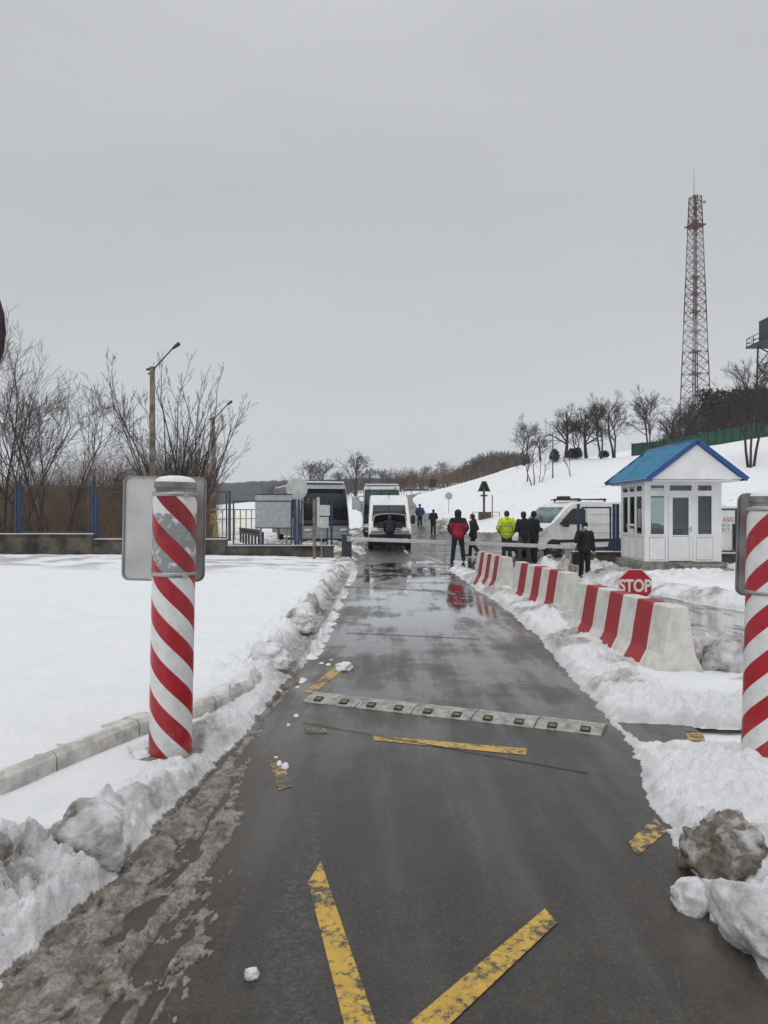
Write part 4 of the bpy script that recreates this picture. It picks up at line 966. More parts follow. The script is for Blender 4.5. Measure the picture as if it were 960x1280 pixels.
# ------------------------------------------------------------------ wayside cross
def wayside():
    Y = 55; c = at(605, 640, Y); z0 = h1(c.x, Y)
    root = thing('wayside_cross', 'wooden wayside cross under a steep green roof on a stone base', 'wayside cross', (c.x, Y, z0))
    zt = zx(602, Y)-z0; zb = zx(640, Y)-z0
    MB().box((.05,0,(zb-.2)/2), (.85,.7,zb+.2)).build('base', MT['wood'], root, bevel=.03)
    p = MB().box((0,0,(zb+zt-.1)/2), (.15,.15,zt-.1-zb)).box((0,0,zt-1.0), (.5,.1,.12)).build('cross', MT['wood'], root, bevel=.01)
    zr = zx(614.5, Y)-z0
    MB().prism([(-.42,zr),(-.36,zr),(0,zt-.06),(.36,zr),(.42,zr),(.12,zt+.02),(-.12,zt+.02)], -.35, .35, 'y').build('roof', MT['shingle'], root, bevel=.01)
    MB().prism([(-.36,zr+.02),(.36,zr+.02),(0,zt-.08)], .30, .33, 'y').build('roof_back', MT['shingle'], root)
    f = MB()
    for x in (-.9,-.3,.4,1.0): f.bar((x,-.6,0),(x,-.6,.45), .035)
    f.bar((-.9,-.6,.4),(1.0,-.6,.4), .03); 
    o = f.build('low_fence', MT['dsteel'], None, loc=(c.x, Y-.1, z0)); tag(o, 'low thin fence in front of the wayside cross', 'fence')
    q = MB().tube([(.55,-.3,-.1),(.55,-.3,zx(619,Y)-z0)], .035, 6); o = q.build('marker_pole', MT['dsteel'], None, loc=(c.x, Y, z0)); tag(o, 'thin dark pole beside the wayside cross', 'pole')
wayside()

# ------------------------------------------------------------------ towers
def lattice(root, base, H_, wb, wt, seg, bands, mats, leg=.11, brace=.06, cent=False):
    """four legs, crossed braces; each colour band is one part"""
    def wd(z): return (wb+(wt-wb)*z/H_)/2
    zs = [0]
    while zs[-1] < H_-.5:
        zs.append(min(H_, zs[-1]+max(1.2, seg*wd(zs[-1])*2)))
    nb = len(bands); parts = {}
    for i in range(len(zs)-1):
        z0, z1 = zs[i], zs[i+1]; a, b = wd(z0), wd(z1)
        bi = min(nb-1, int((z0+z1)/2/H_*nb)); m = parts.setdefault(bi, MB())
        cs = [(-1,-1),(1,-1),(1,1),(-1,1)]
        for j in range(4):
            p, q = cs[j], cs[(j+1) % 4]
            A0, A1 = Vector((p[0]*a,p[1]*a,z0)), Vector((p[0]*b,p[1]*b,z1)); B0, B1 = Vector((q[0]*a,q[1]*a,z0)), Vector((q[0]*b,q[1]*b,z1))
            m.bar(A0, A1, leg); m.bar(A0, B1, brace); m.bar(B0, A1, brace); m.bar(A1, B1, brace)
        if cent: m.bar((0,0,z0),(0,0,z1), leg*1.3); 
        if cent and i % 2 == 0: m.box((0,0,z1), (b*1.1,b*1.1,.12))
    for bi, m in parts.items(): m.build('lattice', mats[bands[bi]], root)
def radio_tower():
    Y = 145; x = xx(869, Y); z0 = h1(x, Y); zt = zx(246, Y)-z0
    root = thing('radio_tower', 'tall red and white lattice radio tower on the hill', 'tower', (x, Y, z0), R(14))
    lattice(root, z0, zt, 4.1, 1.55, .62, [1,0,1,0,1,0], {0: MT['steelred'], 1: MT['steelwhite']}, .15, .07, True)
    MB().tube([(-.9,-.9,zt-1),(-.9,-.9,zt+2.4),(-.9,-.9,zt+5)], [.06,.045,.02], 5).tube([(.9,.5,zt-1),(.9,.5,zt+.9)], .06, 5).build('antenna', MT['dsteel'], root)
    MB().box((0,0,zt-5.5), (2.8,2.8,.15)).build('platform', MT['steelred'], root)
    for (a, b, r) in ((-1.2,-4.5,.5),(.5,-2.0,.42),(1.3,-1.2,.3)):
        MB().lathe([(.05,0),(r*.7,.12),(r,.3),(r,.42),(r*.5,.5)], 14, 0, Matrix.Translation((a,-.6,zt+b)) @ Matrix.Rotation(R(90), 4, 'X')).build('dish_antenna', MT['steelwhite'], root)
radio_tower()
def watch_tower():
    Y = 88; x = xx(988, Y); z0 = h1(x, Y); zc = zx(428, Y)-z0
    root = thing('watch_tower', 'dark green watch tower cut by the right frame edge', 'tower', (x, Y, z0))
    lattice(root, z0, zc, 5.4, 5.0, .75, [0], {0: MT['dsteel']}, .16, .09)
    MB().box((0,0,zc+.1), (7.0,7.0,.2)).build('platform', MT['dgreen'], root)
    for zz in (.33,.62): MB().box((.4,0,zc*zz), (5.0,4.6,.15)).build('landing', MT['dgreen'], root)
    cb = MB().box((.0,0,zc+1.6), (5.0,4.6,2.7)).build('cabin', MT['dgreen'], root, bevel=.03)
    for y_ in (-2.32,): MB().box((.5,y_,zc+2.0), (3.2,.04,1.0)).build('window', MT['sglass'], cb)
    MB().prism([(-2.5,zc+2.95),(3.1,zc+2.95),(.3,zc+4.1)], -2.6, 2.6, 'y').build('roof', MT['dgreen'], cb)
    r = MB()
    for a, b in (((-3.4,-3.4),(3.4,-3.4)),((-3.4,-3.4),(-3.4,3.4)),((-3.4,3.4),(3.4,3.4))):
        for zz in (.6,1.15): r.bar((*a,zc+zz),(*b,zc+zz), .07)
        for i in range(5):
            u = i/4; r.bar((a[0]+(b[0]-a[0])*u, a[1]+(b[1]-a[1])*u, zc),(a[0]+(b[0]-a[0])*u, a[1]+(b[1]-a[1])*u, zc+1.15), .07)
    r.build('railing', MT['dsteel'], root)
watch_tower()

def hill_fence():
    pts = [(755,566,76),(790,570,74),(842,566,72),(885,560,69),(925,551,66),(965,541,63),(1010,530,60)]
    P = [at(*p) for p in pts]; P = [Vector((p.x, p.y, h1(p.x, p.y))) for p in P]
    root = thing('hill_fence', 'long green panel fence along the top of the snow slope', 'fence', P[0])
    for i in range(1, len(P)-1):
        a, b = P[i]-P[0], P[i+1]-P[0]; n = 4
        for j in range(n):
            q, r = a.lerp(b, j/n), a.lerp(b, (j+1)/n)
            MB().bar(q+Vector((0,0,.55)), r+Vector((0,0,.55)), .04, 1.25).build('panel', MT['gfence'], root)
            MB().box((q.x,q.y,q.z+.5), (.1,.1,1.5)).build('post', MT['dgreen'], root)
hill_fence()
# ------------------------------------------------------------------ vehicles (front towards -y, front bumper at y = 0)
def tap(z, z0, z1, k): return 1 - k*max(0, min(1.3, (z-z0)/(z1-z0)))
class Veh:
    def __init__(s, name, label, cat, loc, rz, W_, z0, z1, k, group=None):
        s.root = thing(name, label, cat, loc, rz, group); s.W, s.tp = W_, (z0, z1, k)
    def hw(s, z): return s.W/2*tap(z, *s.tp)
    def body(s, prof, mat, ins=.06, name='body'):
        ys, zs = [p[0] for p in prof], [p[1] for p in prof]
        yc, zc = (min(ys)+max(ys))/2, (min(zs)+max(zs))/2; hy, hz = (max(ys)-min(ys))/2, (max(zs)-min(zs))/2
        vs = []; sl = [(-1,1),(-.975,.45),(-.93,.12),(-.85,0),(.85,0),(.93,.12),(.975,.45),(1,1)]; n = len(prof)
        for sx, dd in sl:
            for y, z in prof:
                d = ins*dd; q = zc+(z-zc)*(1-d/hz)
                vs.append((sx*s.hw(q), yc+(y-yc)*(1-d/hy), q))
        fs = [(i*n+j, i*n+(j+1) % n, (i+1)*n+(j+1) % n, (i+1)*n+j) for i in range(len(sl)-1) for j in range(n)] + [tuple(range(n)), tuple(range((len(sl)-1)*n, len(sl)*n))[::-1]]
        m = MB().add(vs, fs)
        s.b = m.build(name, mat, s.root, bevel=.02, segs=1); return s.b
    def side(s, name, poly, sx, mat, parent=None, off=.008, th=.012):
        n = len(poly); vs = [(sx*(s.hw(z)+o), y, z) for o in (off, off-th) for y, z in poly]
        fs = [tuple(range(n)), tuple(range(n, 2*n))[::-1]] + [(i, i+n, (i+1) % n+n, (i+1) % n) for i in range(n)]
        return MB().add(vs, fs).build(name, mat, parent or s.root)
    def front(s, name, y0, z0, y1, z1, x0, x1, mat, parent=None, off=.012, nx=7, bow=.0, cx=0):
        d = Vector((0, y1-y0, z1-z0)).normalized(); nrm = Vector((0, -d.z, d.y))
        vs = []
        for o in (off, off-.03):
            for u, (y, z, h) in enumerate(((y0, z0, x0), (y1, z1, x1))):
                for i in range(nx):
                    a = -1+2*i/(nx-1); p = Vector((cx+a*h, y+bow*a*a, z))+nrm*o; vs.append(tuple(p))
        fs = [(i, i+1, nx+i+1, nx+i) for i in range(nx-1)] + [(2*nx+i, 3*nx+i, 3*nx+i+1, 2*nx+i+1) for i in range(nx-1)]
        fs += [(i, 2*nx+i, 2*nx+i+1, i+1) for i in range(nx-1)] + [(nx+i, nx+i+1, 3*nx+i+1, 3*nx+i) for i in range(nx-1)] + [(0, nx, 3*nx, 2*nx), (nx-1, 3*nx-1, 4*nx-1, 2*nx-1)]
        return MB().add(vs, fs, 0, True).build(name, mat, parent or s.root)
    def box(s, name, c, d, mat, parent=None, bev=.02):
        return MB().box(c, d).build(name, mat, parent or s.root, bevel=bev)
    def wheel(s, y, r=.35, w=.24, dual=False):
        for sx in (-1, 1):
            x = sx*(s.W/2-w/2+.012)
            Mx = Matrix.Translation((x, y, r)) @ Matrix.Rotation(R(90*sx), 4, 'Y')
            arch = MB().lathe([(r*1.22,-.02),(r*1.22,w/2-.006)], 24, 0, Mx).build('wheel_arch', MT['black'], s.root)
            t = MB().lathe([(r*.62,-w/2),(r*.95,-w/2),(r,-w/2+.03),(r,w/2-.03),(r*.95,w/2),(r*.64,w/2),(r*.6,w/2-.03)], 28, 0, Mx).build('wheel', MT['tyre'], s.root)
            rm = MB().lathe([(r*.63,w/2-.04),(r*.6,w/2+.004),(r*.5,w/2-.035),(r*.22,w/2-.03),(r*.2,w/2+.008),(.02,w/2+.012)], 20, 0, Mx)
            for k in range(5):
                a = 2*math.pi*k/5; rm.bar(Mx @ Vector((r*.2*math.cos(a), r*.2*math.sin(a), w/2-.012)), Mx @ Vector((r*.58*math.cos(a), r*.58*math.sin(a), w/2-.012)), .05, .02)
            rm.build('rim', MT['rimgrey'], t)

def minibus():
    Y = 36.2; x = xx(487.5, Y); v = Veh('minibus', 'white minibus with its hood raised and a man bending in front', 'minibus', (x, Y, h1(x, Y+1)), R(1.5), 2.02, 1.1, 2.6, .10)
    v.body([(.05,.32),(.0,.55),(.02,.80),(.10,1.0),(.74,1.3),(1.42,2.14),(1.72,2.48),(2.2,2.62),(5.8,2.6),(5.9,2.3),(5.9,.35)], MT['vanwhite'])
    ws = v.front('windscreen', .79, 1.36, 1.40, 2.115, .84, .78, MT['dglass'], bow=0)
    v.box('bumper', (0,.03,.52), (1.98,.2,.46), MT['black'], bev=.05)
    v.box('skirt', (0,.25,.26), (1.8,.3,.14), MT['black'])
    for sx in (-1, 1):
        hl = v.front('headlight', -.0, .80, .11, 1.06, .19, .13, MT['lamp'], off=.02, cx=sx*.72, bow=.0)
        v.box('fog_lamp', (sx*.72,-.075,.5), (.22,.02,.1), MT['lamp'], bev=.005)
        mr = v.box('wing_mirror', (sx*1.15,1.0,1.42), (.2,.14,.42), MT['black'], bev=.04)
        v.box('mirror_arm', (sx*1.0,1.04,1.33), (.24,.06,.06), MT['black'], mr, .01)
        v.side('side_window', [(1.0,1.4),(1.55,2.08),(2.2,2.1),(2.2,1.4)], sx, MT['sglass'])
        v.side('side_window', [(2.35,1.4),(2.35,2.1),(5.5,2.1),(5.5,1.4)], sx, MT['sglass'])
    g = MB()
    for z in (.84,.92,1.0): g.box((0,-.005+(z-.8)*.3,z), (1.0,.05,.028))
    g.build('grille', MT['vanwhite'], v.root)
    v.front('grille_back', .0, .80, .09, 1.02, .52, .52, MT['black'], off=.008)
    bay = MB().prism([(.08,1.02),(.10,1.06),(.74,1.37),(.74,1.30)], -.78, .78, 'x').build('engine_bay', MT['cblack'], v.root)
    e = MB().box((-.3,.40,1.24), (.4,.3,.16)).box((.25,.42,1.24), (.5,.3,.14)).tube([(-.6,.2,1.16),(0,.3,1.3),(.6,.3,1.22)], .04, 6).box((0,.14,1.1),(1.4,.06,.08))
    e.build('engine', MT['dsteel'], bay)
    a, b = Vector((0,.76,1.36)), Vector((0,.10,1.72)); n = 9; vs = []
    for (p, dz) in ((a, 0), (a.lerp(b, .5), .05), (b, 0)):
        for i in range(n):
            q = -1+2*i/(n-1); vs.append((q*(.80 if p is not b else .74), p.y+.12*q*q*(1 if p is b else 0), p.z+dz-.07*q*q))
    fs = [(r*n+i, r*n+i+1, (r+1)*n+i+1, (r+1)*n+i) for r in range(2) for i in range(n-1)]
    hd = MB().add(vs, fs, 0, True).build('hood', [MT['vanwhite'], MT['black']], v.root)
    sd = hd.modifiers.new('thick', 'SOLIDIFY'); sd.thickness = .012; sd.offset = 0
    MB().add([(x_*.93, y_+.015, z_-.055) for x_, y_, z_ in vs], fs, 0, True).build('hood_lining', MT['cblack'], hd)
    MB().bar((.5,.2,1.1),(.5,.22,1.66), .02).build('hood_prop', MT['dsteel'], hd)
    MB().tube([(0,1.75,2.5),(0,1.68,2.78)], .018, 6).build('antenna', MT['black'], v.root)
    MB().bar((-.5,.8,1.40),(.05,.9,1.55), .025).bar((.1,.8,1.40),(.6,.9,1.5), .025).build('wiper', MT['black'], ws)
    v.wheel(.95); v.wheel(4.6)
minibus()

def bus(px, Y, rz, label, mats, style, wz=1.28, mirror=None, W_=2.5, H_=3.25, L_=11.5):
    x = xx(px, Y); bm_, gm = mats
    v = Veh('coach', label, 'bus', (x, Y, h1(x, Y+2)), rz, W_, 1.3, 3.2, .07, 'coaches parked behind the boom')
    v.body([(.06,.32),(.0,.6),(.0,1.15),(.07,1.4),(.36,H_-.35),(.52,H_-.12),(.8,H_),(L_-.3,H_),(L_,H_-.3),(L_+.03,.36)], bm_)
    y_of = lambda z: .0+(.07 if z > 1.4 else .07*max(0,(z-1.15)/.25)) + max(0, z-1.4)/(H_-.35-1.4)*.29
    zt = H_-.30
    ws = v.front('windscreen', y_of(wz), wz, y_of(zt), zt, v.hw(wz)-.07, v.hw(zt)-.07, gm, bow=0, off=.03)
    v.front('dash_band', -.0, 1.0, y_of(wz)-.004, wz-.01, W_/2-.07, W_/2-.08, MT['black'], off=.025)
    v.box('bumper', (0,.06,.48), (W_-.06,.24,.34), bm_ if style == 1 else MT['black'], bev=.06)
    v.box('lower_skirt', (0,.3,.27), (W_-.2,.4,.12), MT['black'])
    for sx in (-1, 1):
        v.front('headlight', -.005, .66, -.0, .84, .2, .2, MT['lamp'], off=.03, cx=sx*.95)
        v.box('fog_lamp', (sx*.95,-.085,.47), (.2,.02,.1), MT['lamp'], bev=.004)
        sw = v.side('side_window', [(.75,1.35),(.75,zt-.12),(L_-.6,zt-.12),(L_-.6,1.35)], sx, MT['sglass'])
        for i in range(1, 7): v.side('window_post', [(.75+i*1.55,1.36),(.75+i*1.55,zt-.13),(.83+i*1.55,zt-.13),(.83+i*1.55,1.36)], sx, bm_, sw, off=.014, th=.01)
        v.side('luggage_hatch', [(2.8,.5),(2.8,1.05),(7.6,1.05),(7.6,.5)], sx, bm_, off=.006)
        if style == 1 and sx == -1: v.side('door', [(.45,.4),(.45,2.6),(1.5,2.6),(1.5,.4)], sx, MT['sglass'], off=.016)
    if mirror:
        for sx in (-1, 1):
            mr = v.box('wing_mirror', (sx*(W_/2+.22),-.22,2.15 if sx == -1 else 2.2), (.24,.16,.72), mirror, bev=.05)
            MB().tube([(sx*(W_/2-.1),.15,2.75),(sx*(W_/2+.2),-.2,2.75),(sx*(W_/2+.22),-.22,2.5)], .03, 6).build('mirror_arm', MT['black'], mr)
    v.box('snow_layer', (0,L_/2+.1,H_+.035), (W_*.88,L_-.9,.09), MT['snow_plain'], bev=.035)
    MB().bar((-.6,-.035,wz+.05),(-.15,.06,wz+.75), .03).bar((.5,-.035,wz+.05),(.95,.06,wz+.75), .03).build('wiper', MT['black'], ws)
    if style == 2:
        MB().box((0, y_of(2.2)-.02, (wz+zt)/2), (.06,.05,zt-wz)).build('windscreen_post', MT['black'], ws)
        for sx in (-1, 1): v.box('marker_light', (sx*.85,.38,H_-.13), (.16,.12,.08), MT['lettering'], bev=.01)
    else:
        MB().prism([(-1.12,.0),(1.12,.0),(1.05,.12),(-1.05,.12)], .28, .34, 'y', 0, Matrix.Translation((0,.02,zt-.02))).build('sun_visor', MT['signwhite'], v.root)
    v.wheel(2.4, .48, .28); v.wheel(L_-3.0, .48, .28)
bus(407.5, 40, R(16), 'silver coach with a black windscreen, left of the minibus', (MT['silver'], MT['dglass']), 1, mirror=MT['signwhite'])
bus(477, 50, R(-1), 'white coach with a greenish split windscreen behind the minibus', (MT['buswhite'], MT['tglass']), 2, mirror=MT['signwhite'], H_=3.5)

def cargo_van():
    rz = R(-62); Y = 30.6; wx = xx(692, Y)
    Mr = Matrix.Rotation(rz, 3, 'Z'); off = Mr @ Vector((1.0, .95, 0)); loc = Vector((wx-off.x, Y-off.y, 0)); loc.z = h1(wx, Y)
    v = Veh('cargo_van', 'white cargo van with a lamp on its roof behind the fence panel', 'van', loc, rz, 2.02, 1.1, 2.3, .12)
    v.body([(.06,.34),(-.02,.6),(.02,.86),(.14,1.04),(.88,1.36),(1.72,2.06),(2.0,2.2),(2.6,2.29),(5.3,2.27),(5.45,2.0),(5.45,.38)], MT['vanwhite'])
    ws = v.front('windscreen', .93, 1.405, 1.69, 2.04, .84, .76, MT['pglass'])
    MB().bar((.3,.92,1.43),(-.2,1.25,1.72), .03).build('wiper', MT['black'], ws)
    v.box('bumper', (0,.06,.47), (2.0,.34,.44), MT['black'], bev=.07)
    for sx in (-1, 1):
        v.side('headlight', [(.05,.83),(.12,1.04),(.62,1.2),(.66,1.12),(.4,.9)], sx, MT['lamp'], off=.012)
        v.front('headlight', .02, .84, .12, 1.03, .2, .16, MT['lamp'], off=.014, cx=sx*.76)
        w = v.side('side_window', [(1.28,1.36),(1.42,1.5),(1.95,1.95),(2.05,1.99),(2.62,1.99),(2.68,1.9),(2.62,1.36)], sx, MT['sglass'], off=.01)
        mr = v.box('wing_mirror', (sx*1.2,1.42,1.42), (.26,.18,.34), MT['black'], bev=.05)
        v.box('mirror_arm', (sx*1.06,1.45,1.32), (.2,.07,.07), MT['black'], mr, .01)
        d = v.side('door', [(1.12,.5),(1.12,1.32),(2.74,1.32),(2.74,.5)], sx, MT['vanwhite'], off=.004)
        MB().box((sx*(v.hw(1.1)+.02),2.5,1.12), (.04,.18,.05)).build('handle', MT['black'], d)
        for q in ((2.72,2.735,.48,2.1),(4.0,4.015,.48,2.1)):
            v.side('door_gap', [(q[0],q[2]),(q[0],q[3]),(q[1],q[3]),(q[1],q[2])], sx, MT['rimgrey'], off=.007)
        for z in (1.0,1.35,1.75): v.side('pressed_line', [(2.95,z),(2.95,z+.012),(5.2,z+.012),(5.2,z)], sx, MT['signwhite'], off=.006)
        v.side('rub_strip', [(.9,.62),(.9,.74),(5.2,.74),(5.2,.62)], sx, MT['black'], off=.012)
    v.front('grille', .0, .62, .05, .82, .5, .5, MT['black'], off=.012)
    lb = MB().box((.1,2.25,2.42), (.5,.34,.17)).build('roof_lamp', MT['amber'], v.root, bevel=.03)
    rk = MB()
    for x_ in (-.75,.75): rk.bar((x_,2.3,2.36),(x_,4.0,2.36), .05)
    for y_ in (2.5,3.9): rk.bar((-.8,y_,2.39),(.8,y_,2.39), .05).box((-.75,y_,2.31),(.06,.06,.1)).box((.75,y_,2.31),(.06,.06,.1))
    rk.build('roof_rack', MT['dsteel'], v.root)
    v.wheel(.95, .345); v.wheel(4.25, .345)
cargo_van()

def dark_car():
    x, Y = xx(672, 37.5), 37.5
    v = Veh('parked_car', 'dark parked car mostly hidden behind the cargo van', 'car', (x, Y, h1(x, Y)), R(-100), 1.78, .8, 1.45, .2)
    v.body([(.05,.28),(-.02,.52),(.05,.72),(1.15,.95),(1.95,1.42),(2.3,1.48),(3.1,1.47),(3.9,1.1),(4.45,1.02),(4.55,.7),(4.5,.3)], MT['darkcar'])
    v.front('windscreen', 1.2, .98, 1.93, 1.4, .74, .6, MT['dglass'])
    v.front('rear_window', 3.85, 1.13, 3.15, 1.44, .7, .6, MT['dglass'], off=-.012+.02, bow=0)
    for sx in (-1, 1):
        v.side('side_window', [(1.5,.98),(2.0,1.36),(3.1,1.38),(3.6,1.08)], sx, MT['sglass'])
        v.front('headlight', .0, .56, .04, .7, .2, .18, MT['lamp'], off=.02, cx=sx*.62)
        v.box('wing_mirror', (sx*.98,1.55,1.0), (.18,.1,.14), MT['darkcar'], bev=.03)
    v.wheel(.85, .31, .2); v.wheel(3.6, .31, .2)
dark_car()

# ------------------------------------------------------------------ people
def remesh(m, voxel, sm_it, name, mats, parent=None, fold=0., seed=0, pick=None, extra=None):
    me = m.mesh(name); o = bpy.data.objects.new(name, me); COL.objects.link(o)
    r = o.modifiers.new('r', 'REMESH'); r.mode = 'VOXEL'; r.voxel_size = voxel
    s_ = o.modifiers.new('s', 'SMOOTH'); s_.iterations = sm_it; s_.factor = .5
    dg = bpy.context.evaluated_depsgraph_get(); dg.update()
    out = bpy.data.meshes.new_from_object(o.evaluated_get(dg)); bpy.data.objects.remove(o); bpy.data.meshes.remove(me)
    if fold:
        ns = [v.normal.copy() for v in out.vertices]
        for v, nn in zip(out.vertices, ns):
            p = v.co; q = Vector((p.x*9, p.y*9, p.z*22+seed*3.1))
            v.co = p + nn*fold*(mnoise.noise(q)+.6*mnoise.noise(Vector((p.x*6+p.z*14, p.y*8, p.z*9+seed))))
    if extra:
        bm = bmesh.new(); bm.from_mesh(out); em = extra.mesh('e'); bm.from_mesh(em); bm.to_mesh(out); bm.free(); bpy.data.meshes.remove(em)
    mats = mats if isinstance(mats, (list, tuple)) else [mats]
    out.materials.clear()
    for a in mats: out.materials.append(a)
    for p in out.polygons:
        p.use_smooth = True
        if pick: p.material_index = pick(p.center)
        elif not extra: p.material_index = 0
    o = bpy.data.objects.new(name, out); COL.objects.link(o)
    if parent: o.parent = parent
    return o

def person(px, Y, hh, rz, label, arms='down', legs='stand', lean=0., jacket='cblack', trousers='cblack', pick=None, jmats=None, head='hair', hood=False, cap=None, mask=False, bulk=1., hem=.80, seed=0, turn=0., z=None, bag=False, x=None):
    s = hh/1.75; x = xx(px, Y) if x is None else x
    rl = Matrix.Translation((0,0,.95)) @ Matrix.Rotation(R(lean), 4, 'X') @ Matrix.Translation((0,0,-.95))
    U = lambda p: rl @ Vector(p)
    if legs == 'walk': LG = [((-.09,0,.92),(-.10,-.17,.52),(-.10,-.20,.12)), ((.09,0,.92),(.10,.03,.50),(.10,.30,.17))]
    elif legs == 'apart': LG = [((-.1,0,.92),(-.15,-.02,.5),(-.19,.02,.09)), ((.1,0,.92),(.15,-.02,.5),(.19,.02,.09))]
    else: LG = [((-.09,0,.92),(-.10,-.02,.5),(-.11,.02,.09)), ((.09,0,.92),(.10,-.01,.5),(.11,.03,.09))]
    A = []
    for sx in (-1, 1):
        k = arms if isinstance(arms, str) else arms[0 if sx < 0 else 1]
        sh = (sx*.19,.0,1.42)
        if k == 'down': e, w = (sx*.26,.03,1.14), (sx*.27,-.06,.90)
        elif k == 'pocket': e, w = (sx*.31,.07,1.15), (sx*.21,-.10,.96)
        elif k == 'front': e, w = (sx*.27,-.02,1.13), (sx*.10,-.24,1.15)
        elif k == 'reach': e, w = (sx*.25,-.25,1.28), (sx*.20,-.52,1.25)
        else: e, w = (sx*.31,-.12,1.19), (sx*.17,-.22,1.47)       # hand raised to the face
        A.append((U(sh), U(e), U(w), sx))
    # body
    b = MB()
    hc = U((0,-.02,1.635)); fw = (Matrix.Rotation(R(turn), 3, 'Z') @ (rl.to_3x3() @ Vector((0,-1,0)))).normalized(); up = Vector((0,0,1))
    b.cap(U((0,.005,1.44)), U((0,-.005,1.56)), .06, .052)
    b.cap(hc+up*.03+fw*-.01, hc-up*.035+fw*.012, .088, .068, 1.08, 14)
    rt = fw.cross(up).normalized()
    b.cap(hc+fw*.082-up*.005, hc+fw*.100-up*.022, .012, .016, 1, 8)
    for sx in (-1, 1): b.cap(hc+rt*sx*.083+up*.01, hc+rt*sx*.087-up*.025, .016, .012, 1, 8)
    b.cap(hc+fw*.078-up*.062+rt*.02, hc+fw*.078-up*.062-rt*.02, .013, .013, 1, 8)
    b.cap(U((0,0,.98)), U((0,0,1.32)), .13, .15, .72)
    b.cap((0,0,.93), (0,0,.97), .14, .14, .75)
    for l in LG: b.cap(l[0], l[1], .08, .055); b.cap(l[1], l[2], .05, .04)
    ex = MB()
    for sh, e, w, sx in A:
        b.cap(sh, e, .05, .04); b.cap(e, w, .04, .028)
        d = (w-e).normalized(); pr = d.cross(Vector((0,1,0.2))).normalized() if abs(d.y) < .8 else d.cross(Vector((0,0,1))).normalized()
        qn = d.cross(pr).normalized()
        b.cap(w, w+d*.075, .03, .036, .6)
        for i, ln in enumerate((.062,.074,.07,.055)):
            p0 = w+d*.085+pr*(-.028+.019*i); p1 = p0+d*ln*.55+qn*.008; p2 = p1+d*ln*.35+qn*.026
            ex.tube([p0-d*.03, p0, p1, p2], [.010,.0095,.009,.007], 6)
        t0 = w+d*.03-pr*.03; ex.tube([t0, t0-pr*.03+d*.025, t0-pr*.036+d*.06+qn*.012], [.012,.011,.008], 6)
    for f in ex.f: pass
    ex.m = [0]*len(ex.f)
    for sx in (-1, 1): 
        q = hc+fw*.086+rt*sx*.032+up*.012; ex.cap(q, q+rt*.002, .009, .009, 1, 6, 1)
    o = remesh(b, .011, 3, 'person', [MT['skin'], MT['hair']], extra=ex)
    tag(o, label, 'person')
    # clothes
    j = MB(); B = bulk
    j.cap(U((0,.0,1.06)), U((0,.005,1.33)), .172*B, .178*B, .78); j.cap(U((-.13,.01,1.40)), U((.13,.01,1.40)), .088, .088, .95)
    j.cap((0,.0,hem+.14), U((0,0,1.05)), .172*B, .17*B, .84)
    if not hood: j.cap(U((0,.03,1.47)), U((0,.03,1.50)), .085, .075, .9)
    for sh, e, w, sx in A:
        j.cap(sh, e, .082*B, .068*B); j.cap(e, w, .066*B, .052*B)
    j.cap(U((0,.10,1.43)), U((0,.11,1.50)), .07, .06, .8)
    jk = remesh(j, .017, 3, 'jacket', [MT[m_] for m_ in (jmats or [jacket])], o, .010, seed, pick)
    tr = MB()
    tr.cap((0,.005,.90), (0,.005,.96), .158, .15, .8)
    for l in LG:
        a_, k_, f_ = Vector(l[0]), Vector(l[1]), Vector(l[2])
        tr.cap(a_+Vector((0,0,-.02)), k_, .108, .084); tr.cap(k_, f_+Vector((0,.0,.0)), .082, .074)
    remesh(tr, .017, 3, 'trousers', [MT[trousers]], o, .009, seed+5)
    for l in LG:
        f_ = Vector(l[2]); sh_ = MB(); zt = f_.z-.09
        sh_.cap((f_.x, f_.y+.035, zt+.055), (f_.x*1.12, f_.y-.17, zt+.042), .052, .045); sh_.cap(f_, (f_.x, f_.y, f_.z+.06), .056, .056)
        sh_.v = [(a_, b_, max(c_, zt+.004)) for a_, b_, c_ in sh_.v]
        sh_.build('shoe', MT['boot'], o)
    hm = MB()
    if hood:
        hm.cap(hc+up*.045-fw*.02, hc-up*.05-fw*.025, .125, .118, 1.05, 14); hm.cap(hc-up*.11-fw*.03, U((0,.03,1.44)), .11, .13, .85, 14)
        remesh(hm, .014, 3, 'hood', MT[hood], o, .006, seed)
    elif cap:
        hm.cap(hc+up*.055-fw*.012, hc+up*.02-fw*.012, .098, .101, 1.05, 14); hm.cap(hc+up*.045-fw*.01, hc+up*.115-fw*.015, .09, .05, 1.05, 12)
        if cap == 'peaked': hm.cap(hc+up*.035+fw*.10-rt*.04, hc+up*.035+fw*.10+rt*.04, .03, .03, 1, 8)
        remesh(hm, .012, 2, 'knit_hat', MT['cblack'], o)
    else:
        hm.cap(hc+up*.045-fw*.02, hc-up*.01-fw*.03, .096, .09, 1.08, 14)
        remesh(hm, .012, 2, 'hair', MT['hair'], o, .004, seed)
    if mask:
        mk = MB(); mk.cap(hc+fw*.045-up*.045, hc+fw*.04-up*.06, .067, .06, 1, 12); remesh(mk, .01, 2, 'face_mask', MT['maskw'], o)
    o.location = (x, Y, h1(x, Y)+.01 if z is None else z); o.rotation_euler = (0, 0, rz); o.scale = (s, s, s)
    return o
PI = math.pi
red_pick = lambda c: 1 if (c.z > 1.33 or abs(c.x) > .285) else 0
hv_pick = lambda c: 1 if (1.0 < c.z < 1.035 or 1.20 < c.z < 1.235 and abs(c.x) < .5) else 0
